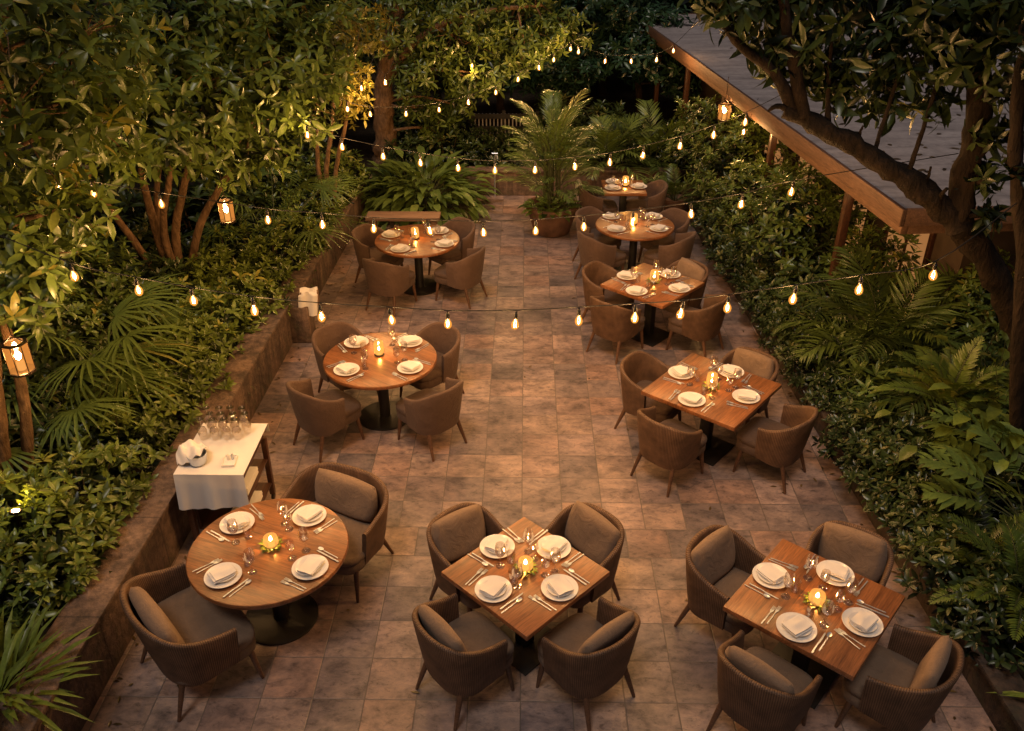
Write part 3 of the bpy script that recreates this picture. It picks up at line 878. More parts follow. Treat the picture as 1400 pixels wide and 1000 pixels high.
palm_fan('fan_palm', 'fan palm with long drooping leaves in the left planter under the front bulbs', (-4.62, 7.75, .62), 17, 1.05, .78, nleaf=24, tint=.72, lw=.036)
palm_fan('fan_palm', 'smaller fan palm in front of the larger one beside the left trunks', (-4.62, 6.85, .6), 9, .8, .64, nleaf=22, tint=.66, lw=.034)
palm_fan('fan_palm', 'upright fan palm behind the far left planter wall near the bench', (-3.72, 12.0, .45), 14, 1.25, .70, nleaf=20, tint=.45)
blades('strap_leaf_clump', 'strappy green clump in the bottom left corner of the bed', 'plant', (-3.55, 3.85, .47), 170, .5, .042, M['leaf_shrub'], (12, 85), .5, .26, .6)
blades('strap_leaf_clump', 'strappy green clump beside the wall just behind the corner clump', 'plant', (-3.95, 4.45, .47), 90, .44, .04, M['leaf_shrub'], (25, 80), .45, .2, .45)

# far end
t = thing('terracotta_pot', 'large round dark terracotta pot at the far end of the patio holding a palm', 'plant pot', (.47, 13.75, 0))
b = MB()
b.lathe([(0, .002), (.27, .002), (.30, .02), (.38, .28), (.43, .44), (.45, .45), (.45, .50), (.40, .50), (.38, .42), (0, .42)], 32)
b.build('pot_body', M['pot'], t)
palm_pinnate('areca_palm', 'feathery yellow-green areca palm growing from the big pot', 'palm', (.47, 13.85, .42), 54, .98, .27, .016, 26, (42, 90), 1.15, tint=.68, stems=12, spread=.15, droop=.5, ang=42, zvar=1.0, z0=.1, mat=M['leaf_palm'])
blades('hosta_plant', 'broad pale-leaved plant spilling over the rim of the big pot', 'plant', (.45, 13.62, .42), 85, .22, .11, M['leaf_fern'], (20, 80), .4, .26, .55, .14)
blades('peace_lily', 'lush lance-leaved bush behind the bench with broad drooping leaves', 'plant', (-1.75, 14.85, .0), 430, .42, .13, M['leaf_palm'], (8, 85), .5, .46, .6, .72)
blades('peace_lily', 'smaller lance-leaved bush at the far left corner beside the bench', 'plant', (-2.4, 14.95, .0), 120, .36, .1, M['leaf_palm'], (15, 85), .5, .25, .4, .6)
palm_pinnate('small_palm', 'dark green palm behind the small back table right of the areca', 'palm', (1.55, 16.2, .34), 20, 1.35, .42, .042, 20, (25, 85), 1.3, tint=.35, spread=.1, ang=48, mat=M['leaf_palm'])
palm_pinnate('small_palm', 'dark green palm at the far right corner under the roof edge', 'palm', (2.45, 16.4, .34), 20, 1.45, .42, .044, 18, (25, 85), 1.3, tint=.35, spread=.1, ang=48, mat=M['leaf_palm'])
palm_pinnate('small_palm', 'little potted palm at the patio edge right of the small back table', 'palm', (2.65, 14.55, .3), 16, .62, .2, .024, 16, (25, 85), 1.2, tint=.4, spread=.05)
t = thing('terracotta_pot', 'small terracotta pot under the little palm at the right patio edge', 'plant pot', (2.65, 14.55, 0))
b = MB(); b.lathe([(0, .002), (.15, .002), (.21, .30), (.22, .34), (.19, .34), (.18, .30), (0, .30)], 24); b.build('pot_body', M['pot'], t)
for x, y, s in [(-.9, 16.4, 1.1), (-.3, 16.5, 1.), (.3, 16.5, 1.1), (-1.5, 16.3, 1.3), (.9, 16.4, 1.2), (2.0, 16.6, 1.), (2.9, 16.7, 1.3), (-2.2, 15.9, 1.1), (-1.6, 18.0, 1.5), (.75, 17.9, 1.6), (-.6, 17.4, .8), (.0, 17.6, .75), (1.6, 17.8, 1.5), (-2.3, 18.2, 1.6)]:
    put_plant(LEAFY[rng.integers(3)], (x, y, .30), rng.uniform(0, 6), s * .85, 'dark leafy shrub in the bed behind the low far wall', 'shrub', 'dark shrubs behind the far wall')

# right bed
RB = 'hedge shrubs in the right bed'
RBt = 'dense dark green rounded shrub, one of the hedge along the right kerb wall'
for x, y, s in [(3.62, 5.75, .8), (3.68, 6.3, .85), (3.62, 6.85, .8), (4.1, 6.0, .8), (4.25, 6.4, .9), (4.2, 6.95, .9), (3.52, 9.2, .75), (3.45, 9.75, .85), (3.42, 10.4, .9), (3.95, 9.6, 1.1), (3.9, 10.3, 1.2),
                (3.35, 11.1, .8), (3.3, 11.8, .8)]:
    put_plant(LEAFY[rng.integers(3)], (x, y, .22), rng.uniform(0, 6), s * rng.uniform(.95, 1.05), RBt, 'shrub', RB)
put_plant(TALL[2], (3.55, 10.85, .15), .3, 1.08, 'tall shrub with thick whorled leaves lit by two bulbs beside the roof edge', 'shrub')
put_plant(TALL[0], (3.42, 12.3, .1), 1.2, .95, 'tall shrub with small pale lit leaves right of the far round table', 'shrub')
put_plant(TALL[1], (3.5, 13.6, .2), 2.2, 1.1, 'tall bushy shrub under the roof edge below the small hanging lantern', 'shrub')
put_plant(TALL[2], (3.3, 15.0, .2), 4.2, 1.1, 'tall dark shrub at the far right corner beneath the roof tip', 'shrub')
put_plant(TALL[1], (4.3, 11.7, .2), .2, 1.05, 'tall shrub pressed against the timber pavilion posts', 'shrub')
put_plant(TALL[1], (5.15, 8.75, .0), 1.7, .95, 'dark tall shrub under the roof corner beside the leaning tree', 'shrub')
put_plant(TALL[2], (5.9, 8.5, .0), 2.9, .9, 'dark tall shrub behind the leaning trunk at the right edge', 'shrub')
put_plant(TALL[0], (4.35, 9.9, .0), 3.2, .95, 'dark tall shrub in front of the lit pavilion windows', 'shrub')
blades('strap_leaf_clump', 'bright green strappy tuft at the kerb right of the far round table', 'plant', (3.32, 11.3, .3), 45, .4, .045, M['leaf_fern'], (25, 75), .5, .1, .5)
put_plant(BROAD[0], (3.75, 8.5, .2), .4, .9, 'broad strap-leaved shrub hanging over the kerb right of the middle square table', 'shrub')
put_plant(BROAD[1], (3.78, 7.75, .2), 2.4, .8, 'broad strap-leaved shrub at the kerb behind the nearest hedge', 'shrub')
put_plant(BROAD[0], (4.35, 8.9, .3), 4.4, .95, 'broad strap-leaved shrub below the arching cycad fronds', 'shrub')
palm_pinnate('cycad_palm', 'palm with broad arching lit fronds below the roof corner on the right', 'palm', (4.1, 8.65, .6), 18, 1.25, .42, .036, 24, (20, 82), 1.3, tint=.42, spread=.08, ang=62, mat=M['leaf_palm'])
palm_pinnate('cycad_palm', 'dark palm with long drooping fronds behind the right hedge', 'palm', (4.45, 7.55, .5), 16, 1.15, .40, .034, 22, (15, 80), 1.5, tint=.3, spread=.08, ang=62, mat=M['leaf_palm'])
palm_fan('fan_palm', 'fan palm glowing beside the bulb at the right edge near the pavilion', (5.0, 8.3, .3), 16, 1.15, .5, nleaf=18, tint=.45)
palm_fan('fan_palm', 'fan palm low on the right between cycad and yellow fern', (4.3, 7.25, .3), 11, .72, .42, nleaf=16, tint=.35)
palm_pinnate('tree_fern', 'yellow-green fern with lacy fronds above the right hedge', 'fern', (4.05, 6.95, .92), 17, .66, .15, .03, 32, (18, 88), 1.0, mat=M['leaf_fern'], tint=.85, spread=.04, petiole=.1, ang=72, droop=.2)
palm_pinnate('fern', 'dark lacy fern at the kerb beside the nearest right table', 'fern', (3.82, 4.85, .52), 20, .72, .14, .024, 32, (5, 70), 1.0, mat=M['leaf_fern'], tint=.35, spread=.05, petiole=.1, ang=72, droop=.2)
palm_pinnate('fern', 'small dark fern in the right bed under the split-leaf plant', 'fern', (3.75, 5.35, .5), 14, .55, .12, .022, 28, (10, 70), 1.0, mat=M['leaf_shrub'], tint=.3, spread=.05, petiole=.1, ang=72, droop=.2)
palm_pinnate('split_leaf_plant', 'split-leaf philodendron with big lobed leaves at the right edge', 'plant', (4.2, 5.5, .62), 15, .98, .30, .08, 8, (12, 75), 1.0, mat=M['leaf_palm'], tint=.55, spread=.08, petiole=.52, ang=66, droop=.25)
palm_pinnate('split_leaf_plant', 'split-leaf philodendron behind the first, in front of the slim trunk', 'plant', (4.45, 6.2, .7), 13, .9, .28, .075, 8, (15, 75), 1.0, mat=M['leaf_palm'], tint=.5, spread=.08, petiole=.52, ang=66, droop=.25)
blades('broad_leaf_plant', 'dark broad-leaved climber at the right edge beside the trunk', 'plant', (4.55, 6.75, .5), 80, .24, .12, M['leaf_shrub'], (15, 85), .4, .2, .45, 1.1)
blades('broad_leaf_plant', 'dark broad-leaved plant behind the yellow fern', 'plant', (4.7, 7.3, .4), 60, .22, .1, M['leaf_shrub'], (15, 85), .4, .2, .25, .9)
blades('strap_leaf_clump', 'pale strappy clump in the bottom right corner of the bed', 'plant', (3.9, 3.85, .36), 110, .46, .045, M['leaf_fern'], (10, 75), .5, .16, .5)
for x, y, s in [(4.6, 4.5, .7), (5.2, 5.4, 1.0), (5.1, 6.2, 1.0), (5.1, 7.0, 1.2), (5.3, 7.9, 1.2)]:
    put_plant(LEAFY[rng.integers(3)], (x, y, .22), rng.uniform(0, 6), s, 'dark leafy shrub deep in the shade at the right edge', 'shrub', 'dark shrubs at the right edge')

for i in range(21):
    y = 4.7 + i * .47
    put_plant(LEAFY[rng.integers(3)], (xr(y) + .17 + rng.uniform(-.06, .1), y, .22), rng.uniform(0, 6), rng.uniform(.55, .85), 'small dark shrub spilling over the right kerb wall', 'shrub', 'small shrubs along the right kerb')

# leaf litter on the roof and beds: uncountable
la = LA()
k = 420
P = np.stack([rng.uniform(3.9, 9., k), rng.uniform(8.6, 19., k), np.full(k, 2.437)], 1)
az = rng.uniform(0, 6.28, k)
la.add(P, np.stack([np.cos(az), np.sin(az), np.full(k, .04)], 1), UP, rng.uniform(.06, .17, k), .05, .05, .2, rng.uniform(0, 1, k))
o = la.build('leaf_litter', M['litter']); o['kind'] = 'stuff'

la = LA()
k = 320
P = np.stack([rng.uniform(-3., 3.1, k), rng.uniform(3.6, 15.3, k), np.full(k, .004)], 1)
P[:270, 0] = np.where(rng.uniform(0, 1, 270) < .5, xl(P[:270, 1]) + rng.exponential(.2, 270) + .03, xr(P[:270, 1]) - rng.exponential(.2, 270) - .03)
az = rng.uniform(0, 6.28, k)
la.add(P, np.stack([np.cos(az), np.sin(az), np.full(k, .06)], 1), UP, rng.uniform(.03, .085, k), .024, .08, .3, rng.uniform(0, 1, k))
o = la.build('fallen_leaves', M['litter']); o['kind'] = 'stuff'

# ------------------------------------------------------------------ far fence, standpipe, dark outbuilding
t = thing('picket_fence', 'pale picket fence glimpsed in the dark beyond the far wall', 'fence', (-.2, 18.4, 0))
b = MB()
for i in range(17):
    b.box(-.95 + i * .08, -.925 + i * .08, -.012, .012, .36, .86)
b.build('pickets', M['picket'], t, smooth=False)
b = MB(); b.box(-1.0, .5, -.05, -.014, .53, .60); b.box(-1.0, .5, -.05, -.014, .76, .86)
b.build('rail', M['black'], t, smooth=False)
for x in (-1.0, -.28, .43):
    b = MB(); b.box(x, x + .07, .014, .08, .0, .92); b.build('post', M['black'], t, smooth=False)
t = thing('garden_tap', 'thin metal standpipe with a tap against the far wall', 'tap', (-.55, 15.55, 0))
b = MB(); b.tube([(0, 0, .0), (0, 0, .74), (.02, -.03, .80), (.05, -.08, .80), (.055, -.1, .75)], .014, 8); b.build('pipe', M['steel'], t)
b = MB(); b.tube([(-.05, -.02, .83), (.06, -.02, .83)], .012, 6); b.build('handle', M['steel'], t)

# ------------------------------------------------------------------ pavilion on the right
PA = math.atan2(-1.22, 13.2)   # its eave leans a little inward going away
t = thing('pavilion', 'low pavilion on the right with flat weathered roof and orange timber fascia', 'pavilion', (3.72, 8.08, 0), -PA)
RL, RW, ZT = 13.3, 9.5, 2.43
b = MB(); b.box(.03, RW, .03, RL - .03, ZT - .06, ZT); b.build('roof', M['roof'], t, smooth=False)
b = MB()
b.box(-.02, .028, -.02, RL, ZT - .16, ZT + .015)
b.box(.03, RW, -.02, .028, ZT - .16, ZT + .015)
b.box(.03, RW, RL - .028, RL, ZT - .16, ZT + .015)
b.build('fascia', M['fascia'], t, bevel=.004)
b = MB()
b.box(.05, .12, .05, RL - .06, ZT - .27, ZT - .164)
b.box(.122, RW, .05, .12, ZT - .27, ZT - .164)
b.build('beam', M['fascia'], t, bevel=.004)
b = MB(); b.box(.15, RW, .15, RL - .1, ZT - .22, ZT - .19); b.build('soffit', M['fascia'], t, smooth=False)
for i, y in enumerate((1.6, 4.2, 6.6, 9.0, 11.4)):
    b = MB(); b.box(.20, .29, y, y + .09, 0, ZT - .274); b.build('post', M['trolley'], t, bevel=.006)
b = MB(); b.box(1.35, 1.5, .9, RL - .4, 0, ZT - .222); b.box(1.5, RW - .3, .9, 1.05, 0, ZT - .222); b.build('wall', M['render'], t, smooth=False)
for y in (1.5, 3.1, 4.7, 6.3, 8.2):
    f = MB()
    f.box(1.30, 1.348, y, y + .07, .3, 2.05); f.box(1.30, 1.348, y + 1.03, y + 1.10, .3, 2.05)
    f.box(1.30, 1.348, y + .072, y + 1.028, .3, .37); f.box(1.30, 1.348, y + .072, y + 1.028, 1.98, 2.05)
    f.box(1.305, 1.345, y + .53, y + .57, .372, 1.978)
    fo = f.build('window_frame', M['trolley'], t, bevel=.004)
    g = MB(); g.box(1.325, 1.335, y + .072, y + 1.028, .372, 1.978); g.build('pane', M['panel'], fo, smooth=False)
for x in (2.3, 4.2):
    f = MB(); f.box(x, x + .07, .85, .898, .3, 2.05); f.box(x + 1.0, x + 1.07, .85, .898, .3, 2.05); f.box(x + .072, x + .998, .85, .898, 1.98, 2.05); f.box(x + .072, x + .998, .85, .898, .3, .37)
    fo = f.build('window_frame', M['trolley'], t, bevel=.004)
    g = MB(); g.box(x + .072, x + .998, .87, .88, .372, 1.978); g.build('pane', M['panel'], fo, smooth=False)
for y in (1.05, 3.9):
    g = MB(); g.lathe([(0, 0), (.05, 0), (.055, .015), (.05, .10), (0, .11)], 14, (.36, y, ZT - .335)); g.build('soffit_lamp', M['soffit'], t)

# ------------------------------------------------------------------ lights
def bulb_meshes():
    s = MB(); s.lathe([(0, .0), (.008, .0), (.012, -.02), (.017, -.024), (.018, -.062), (.014, -.07), (0, -.07)], 12)
    g = MB(); g.lathe([(.013, -.070), (.017, -.08), (.030, -.105), (.034, -.125), (.030, -.147), (.018, -.162), (0, -.167)], 16)
    f = MB()
    # glowing hairpin filaments
    for k in range(4):
        a = k * math.pi / 2
        ca, sa = math.cos(a), math.sin(a)
        f.tube([(.004 * ca, .004 * sa, -.085), (.013 * ca, .013 * sa, -.105), (.014 * ca, .014 * sa, -.13), (.004 * ca, .004 * sa, -.146)], .0016, 4)
    return s.mesh('socket', M['socket']), g.mesh('light_bulb', M['bulb']), f.mesh('filament', M['filament'])
BS, BG, BF = bulb_meshes()
BULB = bpy.data.lights.new('filament_light', 'POINT')
BULB.energy = 47.
BULB.color = (1., .60, .29)
BULB.shadow_soft_size = .012

def string_lights(label, pts, bulbs, anchor0=None, anchor1=None):
    """pts: bulb centres; the cable runs just above them"""
    t = thing('string_lights', label, 'string lights', (0, 0, 0))
    top = [np.array([x, y, z + .122]) for x, y, z in pts]
    if anchor0 is not None:
        top = [np.array(anchor0)] + top
    if anchor1 is not None:
        top = top + [np.array(anchor1)]
    m = MB(); m.tube(bez(top, 5), .0042, 6)
    m.build('cable', M['cable'], t)
    for i in bulbs:
        x, y, z = pts[i]
        g = link(bpy.data.objects.new('light_bulb', BG), t)
        g.scale = (.86, .86, .86); g.location = (x, y, z + .112); g.rotation_euler = (rng.normal(0, .06), rng.normal(0, .06), rng.uniform(0, 6))
        link(bpy.data.objects.new('socket', BS), g)
        link(bpy.data.objects.new('filament', BF), g)
        lo = link(bpy.data.objects.new('filament_light', BULB), g)
        lo.location = (0, 0, -.122)
    return t

def row(Y, xz):
    return [(x, Y, z) for x, z in xz]
L1 = row(5.66, [(-3.27, 2.75), (-2.82, 2.64), (-2.43, 2.56), (-1.99, 2.49), (-1.5, 2.44), (-.99, 2.41), (-.56, 2.385), (-.05, 2.39), (.41, 2.42), (.82, 2.45), (1.17, 2.48), (1.49, 2.53), (1.97, 2.61), (2.42, 2.69), (2.92, 2.8)])
L2 = row(7.51, [(-4.24, 2.8), (-3.94, 2.75), (-3.34, 2.65), (-2.37, 2.5), (-1.87, 2.46), (-1.39, 2.42), (-.89, 2.4), (-.38, 2.39), (.11, 2.41), (.55, 2.45), (1.0, 2.5), (1.52, 2.58), (1.98, 2.67), (2.42, 2.79)])
L3 = row(9.37, [(-2.38, 2.79), (-2.02, 2.66), (-1.57, 2.56), (-1.16, 2.49), (-.74, 2.43), (-.33, 2.405), (.12, 2.41), (.56, 2.45), (.95, 2.50), (1.31, 2.58), (1.71, 2.69), (2.06, 2.81), (2.39, 2.95)])
L4 = [(-2.52, 12.3, 2.38), (-2.26, 12.66, 2.22), (-1.79, 13.01, 2.14), (-1.32, 13.37, 2.12), (-.89, 13.72, 2.15), (-.47, 14.08, 2.23), (-.11, 14.43, 2.36), (.23, 14.79, 2.47), (.48, 15.14, 2.54), (.78, 15.5, 2.65)]
L5 = [(.92, 15.52, 2.60), (1.4, 15.62, 2.43), (1.86, 15.74, 2.41), (2.32, 15.86, 2.41), (2.63, 15.98, 2.54)]
string_lights('front string of glowing bulbs sagging across the patio above the left middle round table', L1, range(len(L1)), (-4.1, 5.75, 3.2), (3.62, 6.1, 3.2))
string_lights('second string of glowing bulbs crossing the patio over the bench table', L2, range(len(L2)), (-4.8, 7.6, 3.1), (3.66, 7.2, 3.25))
string_lights('third string of glowing bulbs sagging across the patio in front of the areca palm', L3, range(len(L3)), (-3.1, 9.6, 3.3), (2.9, 9.5, 3.3))
string_lights('string of bulbs climbing from the golden-lit slender tree into the back centre crown', L4, range(len(L4)), (-2.9, 12.2, 2.75), (1.0, 15.6, 2.9))
string_lights('farthest short string of glowing bulbs between the back crown and the roof tip', L5, range(len(L5)), (.8, 15.5, 2.8), (3.0, 16.4, 2.9))
L6 = [(-2.05, 12.9, 2.62), (-.93, 15.6, 2.35), (-2.35, 12.6, 2.6), (3.2, 12.6, 2.0)]
for (x, y, z), lb in zip(L6, ('single glowing bulb hanging among the golden-lit leaves at the far left', 'single faint bulb hanging inside the back centre crown', 'single glowing bulb in the golden-lit leaves just left of another', 'single small bulb among pale lit leaves in the right shrubs')):
    string_lights(lb, [(x, y, z)], [0], (x - .25, y + .2, z + .5), (x + .2, y + .2, z + .45))

def lantern(label, loc, hang, r=.09, h=.25, rz=0.):
    t = thing('hanging_lantern', label, 'lantern', loc, rz)
    b = MB()
    b.lathe([(0, 0), (r, 0), (r, .018), (r * .8, .024), (0, .024)], 8)
    b.lathe([(r * .72, h), (r, h), (r, h + .01), (r * .72, h + .012), (r * .72, h)], 8); b.tube([(-r * .72, 0, h + .006), (0, 0, h + .075), (r * .72, 0, h + .006)], .005, 5)
    for k in range(8):
        a = 2 * math.pi * k / 8
        b.tube([(r * math.cos(a), r * math.sin(a), .019), (r * math.cos(a), r * math.sin(a), h - .001)], .004, 4)
    b.build('frame', M['bronze'], t)
    b = MB(); b.lathe([(r * .95, .026), (r * .95, h - .002)], 8); b.build('glass', M['lantern_glass'], t, smooth=False)
    c = MB(); c.lathe([(0, .025), (.03, .025), (.03, .10), (0, .105)], 12); cd = c.build('candle', M['wax'], t)
    f = MB(); f.lathe([(0, .11), (.018, .125), (.026, .15), (.014, .18), (0, .2)], 10); f.build('flame', M['lamp'], cd)
    b = MB(); b.tube([(0, 0, h + .07), (0, 0, h + .12), (0, 0, h + hang)], .005, 5); b.build('hanger', M['bronze'], t)
    return t
lantern('glass lantern hanging in front of the lit stems of the large left tree', (-3.42, 9.35, 1.80), .75)
lantern('large eight-sided glass lantern hanging at the left edge beside the lit trunks', (-4.0, 5.85, 1.84), .6, .10, .26, .2)
lantern('small glass lantern hanging from the roof fascia on the right', (3.16, 13.8, 1.88), .42, .1, .25, .3)

def spot(label, loc, rz):
    t = thing('garden_spotlight', label, 'spotlight', loc, rz)
    b = MB(); b.tube([(0, 0, -.3), (0, 0, .02)], .012, 6); b.build('stake', M['bronze'], t)
    m4 = MB(); m4.tube([(0, 0, .022), (.02, .01, .10)], [.04, .046], 12); m4.build('housing', M['bronze'], t)
    m5 = MB(); m5.tube([(.0205, .0102, .101), (.022, .011, .105)], .024, 12); m5.build('lens', M['spot'], t)
spot('small bright garden spotlight half hidden among the shrubs at the left edge', (-4.0, 5.2, .84), 1.0)

# ------------------------------------------------------------------ furniture
def sstep(a, b_, x):
    x = max(0., min(1., (x - a) / (b_ - a)))
    return x * x * (3 - 2 * x)

def shell_mesh(a, d, zb, za, mat, arm=.5, thick=.045, name='backrest', uvs=1.):
    """U-shaped tub shell; a half width, d half depth; zb back height, za arm height"""
    yf, y0, yb = d * arm, -d * .12, -d
    path = []
    for i in range(10):
        path.append((-a, yf + (y0 - yf) * i / 10))
    for i in range(41):
        th = math.pi * i / 40
        c, s_ = math.cos(th), math.sin(th)
        ex = 2 / 2.7
        path.append((-a * math.copysign(abs(c) ** ex, c), y0 + (yb - y0) * abs(s_) ** ex))
    for i in range(1, 11):
        path.append((a, y0 + (yf - y0) * i / 10))
    P = np.array(path)
    seg = np.linalg.norm(np.diff(P, axis=0), axis=1); cum = np.concatenate([[0], np.cumsum(seg)])
    N = 57
    ss = np.linspace(0, cum[-1], N)
    Q = np.stack([np.interp(ss, cum, P[:, 0]), np.interp(ss, cum, P[:, 1])], 1)
    T = np.gradient(Q, axis=0); T = unit(T)
    O = np.stack([T[:, 1], -T[:, 0]], 1)        # outward
    if O[0, 0] > 0:
        O = -O
    vs, fs, uv = [], [], []
    prof_n = None
    for i in range(N):
        s_ = abs(ss[i] / cum[-1] * 2 - 1)
        zt = zb + (za - zb) * sstep(.22, 1., s_)
        zlo = .27 + .03 * sstep(.5, 1, s_)
        pr = []
        for f in (0, .25, .5, .75, 1.):
            z = zlo + (zt - .022 - zlo) * f
            pr.append((0., z))
        for q in (45, 90, 135):
            pr.append((-thick / 2 + thick / 2 * math.cos(R(q)), zt - .022 + .022 * math.sin(R(q))))
        for f in (1., .66, .33, 0.):
            pr.append((-thick, .36 + (zt - .022 - .36) * f))
        pr.append((-thick * .9, zlo + .004))
        prof_n = len(pr)
        for k, (o_, z) in enumerate(pr):
            tp = (z - .27) / (zb - .27)
            scl = .84 + .16 * min(1, tp) ** .8
            lean = -.035 * max(0, tp) * (1 - s_)
            tp = tp
            vs.append(((Q[i, 0] + O[i, 0] * o_) * scl, (Q[i, 1] + O[i, 1] * o_) * (scl if Q[i, 1] < 0 else (1 - .1 * (1 - tp))) + lean, z))
            uv.append((ss[i] * uvs, z if k < 8 else z + .5))
    fl, ul = [], []
    for i in range(N - 1):
        for k in range(prof_n):
            k2 = (k + 1) % prof_n
            q = (i * prof_n + k, (i + 1) * prof_n + k, (i + 1) * prof_n + k2, i * prof_n + k2)
            fl.append(q); ul.append([uv[j] for j in q])
    fl.append(tuple(range(prof_n))); ul.append([uv[j] for j in range(prof_n)])
    q = tuple(range((N - 1) * prof_n + prof_n - 1, (N - 1) * prof_n - 1, -1)); fl.append(q); ul.append([uv[j] for j in q])
    m = MB(); m.add(vs, fl, ul)
    return m.mesh(name, mat, sharp=60)

def seat_mesh(a, d, mat, zt=.455):
    m = MB()
    hx, ya, yb = a - .062, -d + .075, d
    ring = []
    n = 40
    cy, hy = (ya + yb) / 2, (yb - ya) / 2
    for k in range(n):
        th = 2 * math.pi * k / n
        c, s_ = math.cos(th), math.sin(th)
        ex = 2 / 5.
        ring.append((hx * math.copysign(abs(c) ** ex, c), hy * math.copysign(abs(s_) ** ex, s_)))
    vs, fs = [], []
    lv = [(.95, .285), (.985, .30), (.985, .375), (.96, .385), (1., .395), (1.005, .42), (.985, .44), (.93, zt - .006), (.6, zt + .004), (.25, zt + .007)]
    for sc_, z in lv:
        for x, y in ring:
            f = 1 - .06 * sc_ * (1 if y < 0 else 0)
            vs.append((x * sc_ * f, cy + y * sc_, z))
    for j in range(len(lv) - 1):
        for k in range(n):
            fs.append((j * n + k, j * n + (k + 1) % n, (j + 1) * n + (k + 1) % n, (j + 1) * n + k))
    fs.append(tuple(range(n - 1, -1, -1)))
    fs.append(tuple(range((len(lv) - 1) * n, len(lv) * n)))
    m.add(vs, fs)
    return m.mesh('seat', mat, sharp=70)

def pillow_mesh(w_, h_, t_, mat, name='cushion'):
    def f(sg):
        def g(u, v):
            x, y = u * 2 - 1, v * 2 - 1
            e = max(0., (1 - abs(x) ** 4.5) * (1 - abs(y) ** 4.5)) ** .40
            pin = 1 - .07 * (abs(x) * abs(y)) ** 2 * 1.
            px_ = x * w_ / 2 * (1 - .05 * y * y) * pin
            py_ = y * h_ / 2 * (1 - .05 * x * x) * pin
            return (px_, sg * t_ / 2 * e * (1 + .06 * math.sin(5 * x + 2 * y)), py_)
        return g
    m = MB(); m.grid(f(1), 17, 17); b2 = MB(); b2.grid(f(-1), 17, 17)
    m.add(b2.v, [q[::-1] for q in b2.f])
    return m.mesh(name, mat, merge=.0005, sharp=80)

def leg_mesh(x0, y0, x1, y1, z=.31):
    m = MB()
    m.tube([(x0, y0, z), ((x0 + x1) / 2, (y0 + y1) / 2, z / 2), (x1, y1, .001)], [.024, .02, .0125], 10)
    return m.mesh('leg', M['leg'], sharp=60)

def make_chair(name, label, a, d, zb, za, shell_mat, seat_mat, cushion=None, arm=.5):
    t = thing(name, label, 'chair')
    link(bpy.data.objects.new('backrest', shell_mesh(a, d, zb, za, shell_mat, arm)), t)
    link(bpy.data.objects.new('seat', seat_mesh(a, d, seat_mat)), t)
    for sx in (-1, 1):
        link(bpy.data.objects.new('leg', leg_mesh(sx * a * .60, -d * .60, sx * a * .73, -d * .92)), t)
        link(bpy.data.objects.new('leg', leg_mesh(sx * (a - .10), d - .10, sx * (a - .085), d - .055)), t)
    if cushion:
        w_, h_, th_ = cushion
        c = link(bpy.data.objects.new('cushion', pillow_mesh(w_, h_, th_, M['cushion'])), t)
        c.location = (0, -d + .145, .455 + h_ * .47)
        c.rotation_euler = (R(13), 0, 0)
    return t

CH = dict(
    wick=make_chair('wicker_armchair', '', .325, .31, .80, .655, M['wicker'], M['seat'], (.53, .41, .115)),
    wide=make_chair('wicker_armchair', '', .485, .36, .82, .66, M['wicker'], M['seat'], (.68, .37, .14)),
    tub=make_chair('tub_chair', '', .32, .325, .80, .66, M['uphol'], M['useat'], arm=.12),
    weave=make_chair('wicker_armchair', '', .32, .32, .80, .66, M['wicker'], M['useat'], arm=.2),
    weavec=make_chair('wicker_armchair', '', .325, .31, .80, .66, M['wicker'], M['seat'], (.52, .39, .11), arm=.3))
used_c = set()

TD = dict(A='front left round table', B='front centre square table', C='front right square table', D='left middle round table', E='right middle square table',
          F='round bench table', G='rear right square table', H='far right round table', I='small back table')
TP = dict(A=(-1.97, 5.03), B=(.03, 4.8), C=(2.12, 4.53), D=(-1.545, 8.04), E=(1.93, 7.48), F=(-1.526, 11.49), G=(1.65, 10.03), H=(1.655, 12.14), I=(1.66, 13.9))
SQ = dict(B=(.90, 46), C=(.955, 50), E=(1.04, 51), G=(.95, 48), I=(.70, 0))
RD = dict(A=.615, D=.612, F=.607, H=.585)
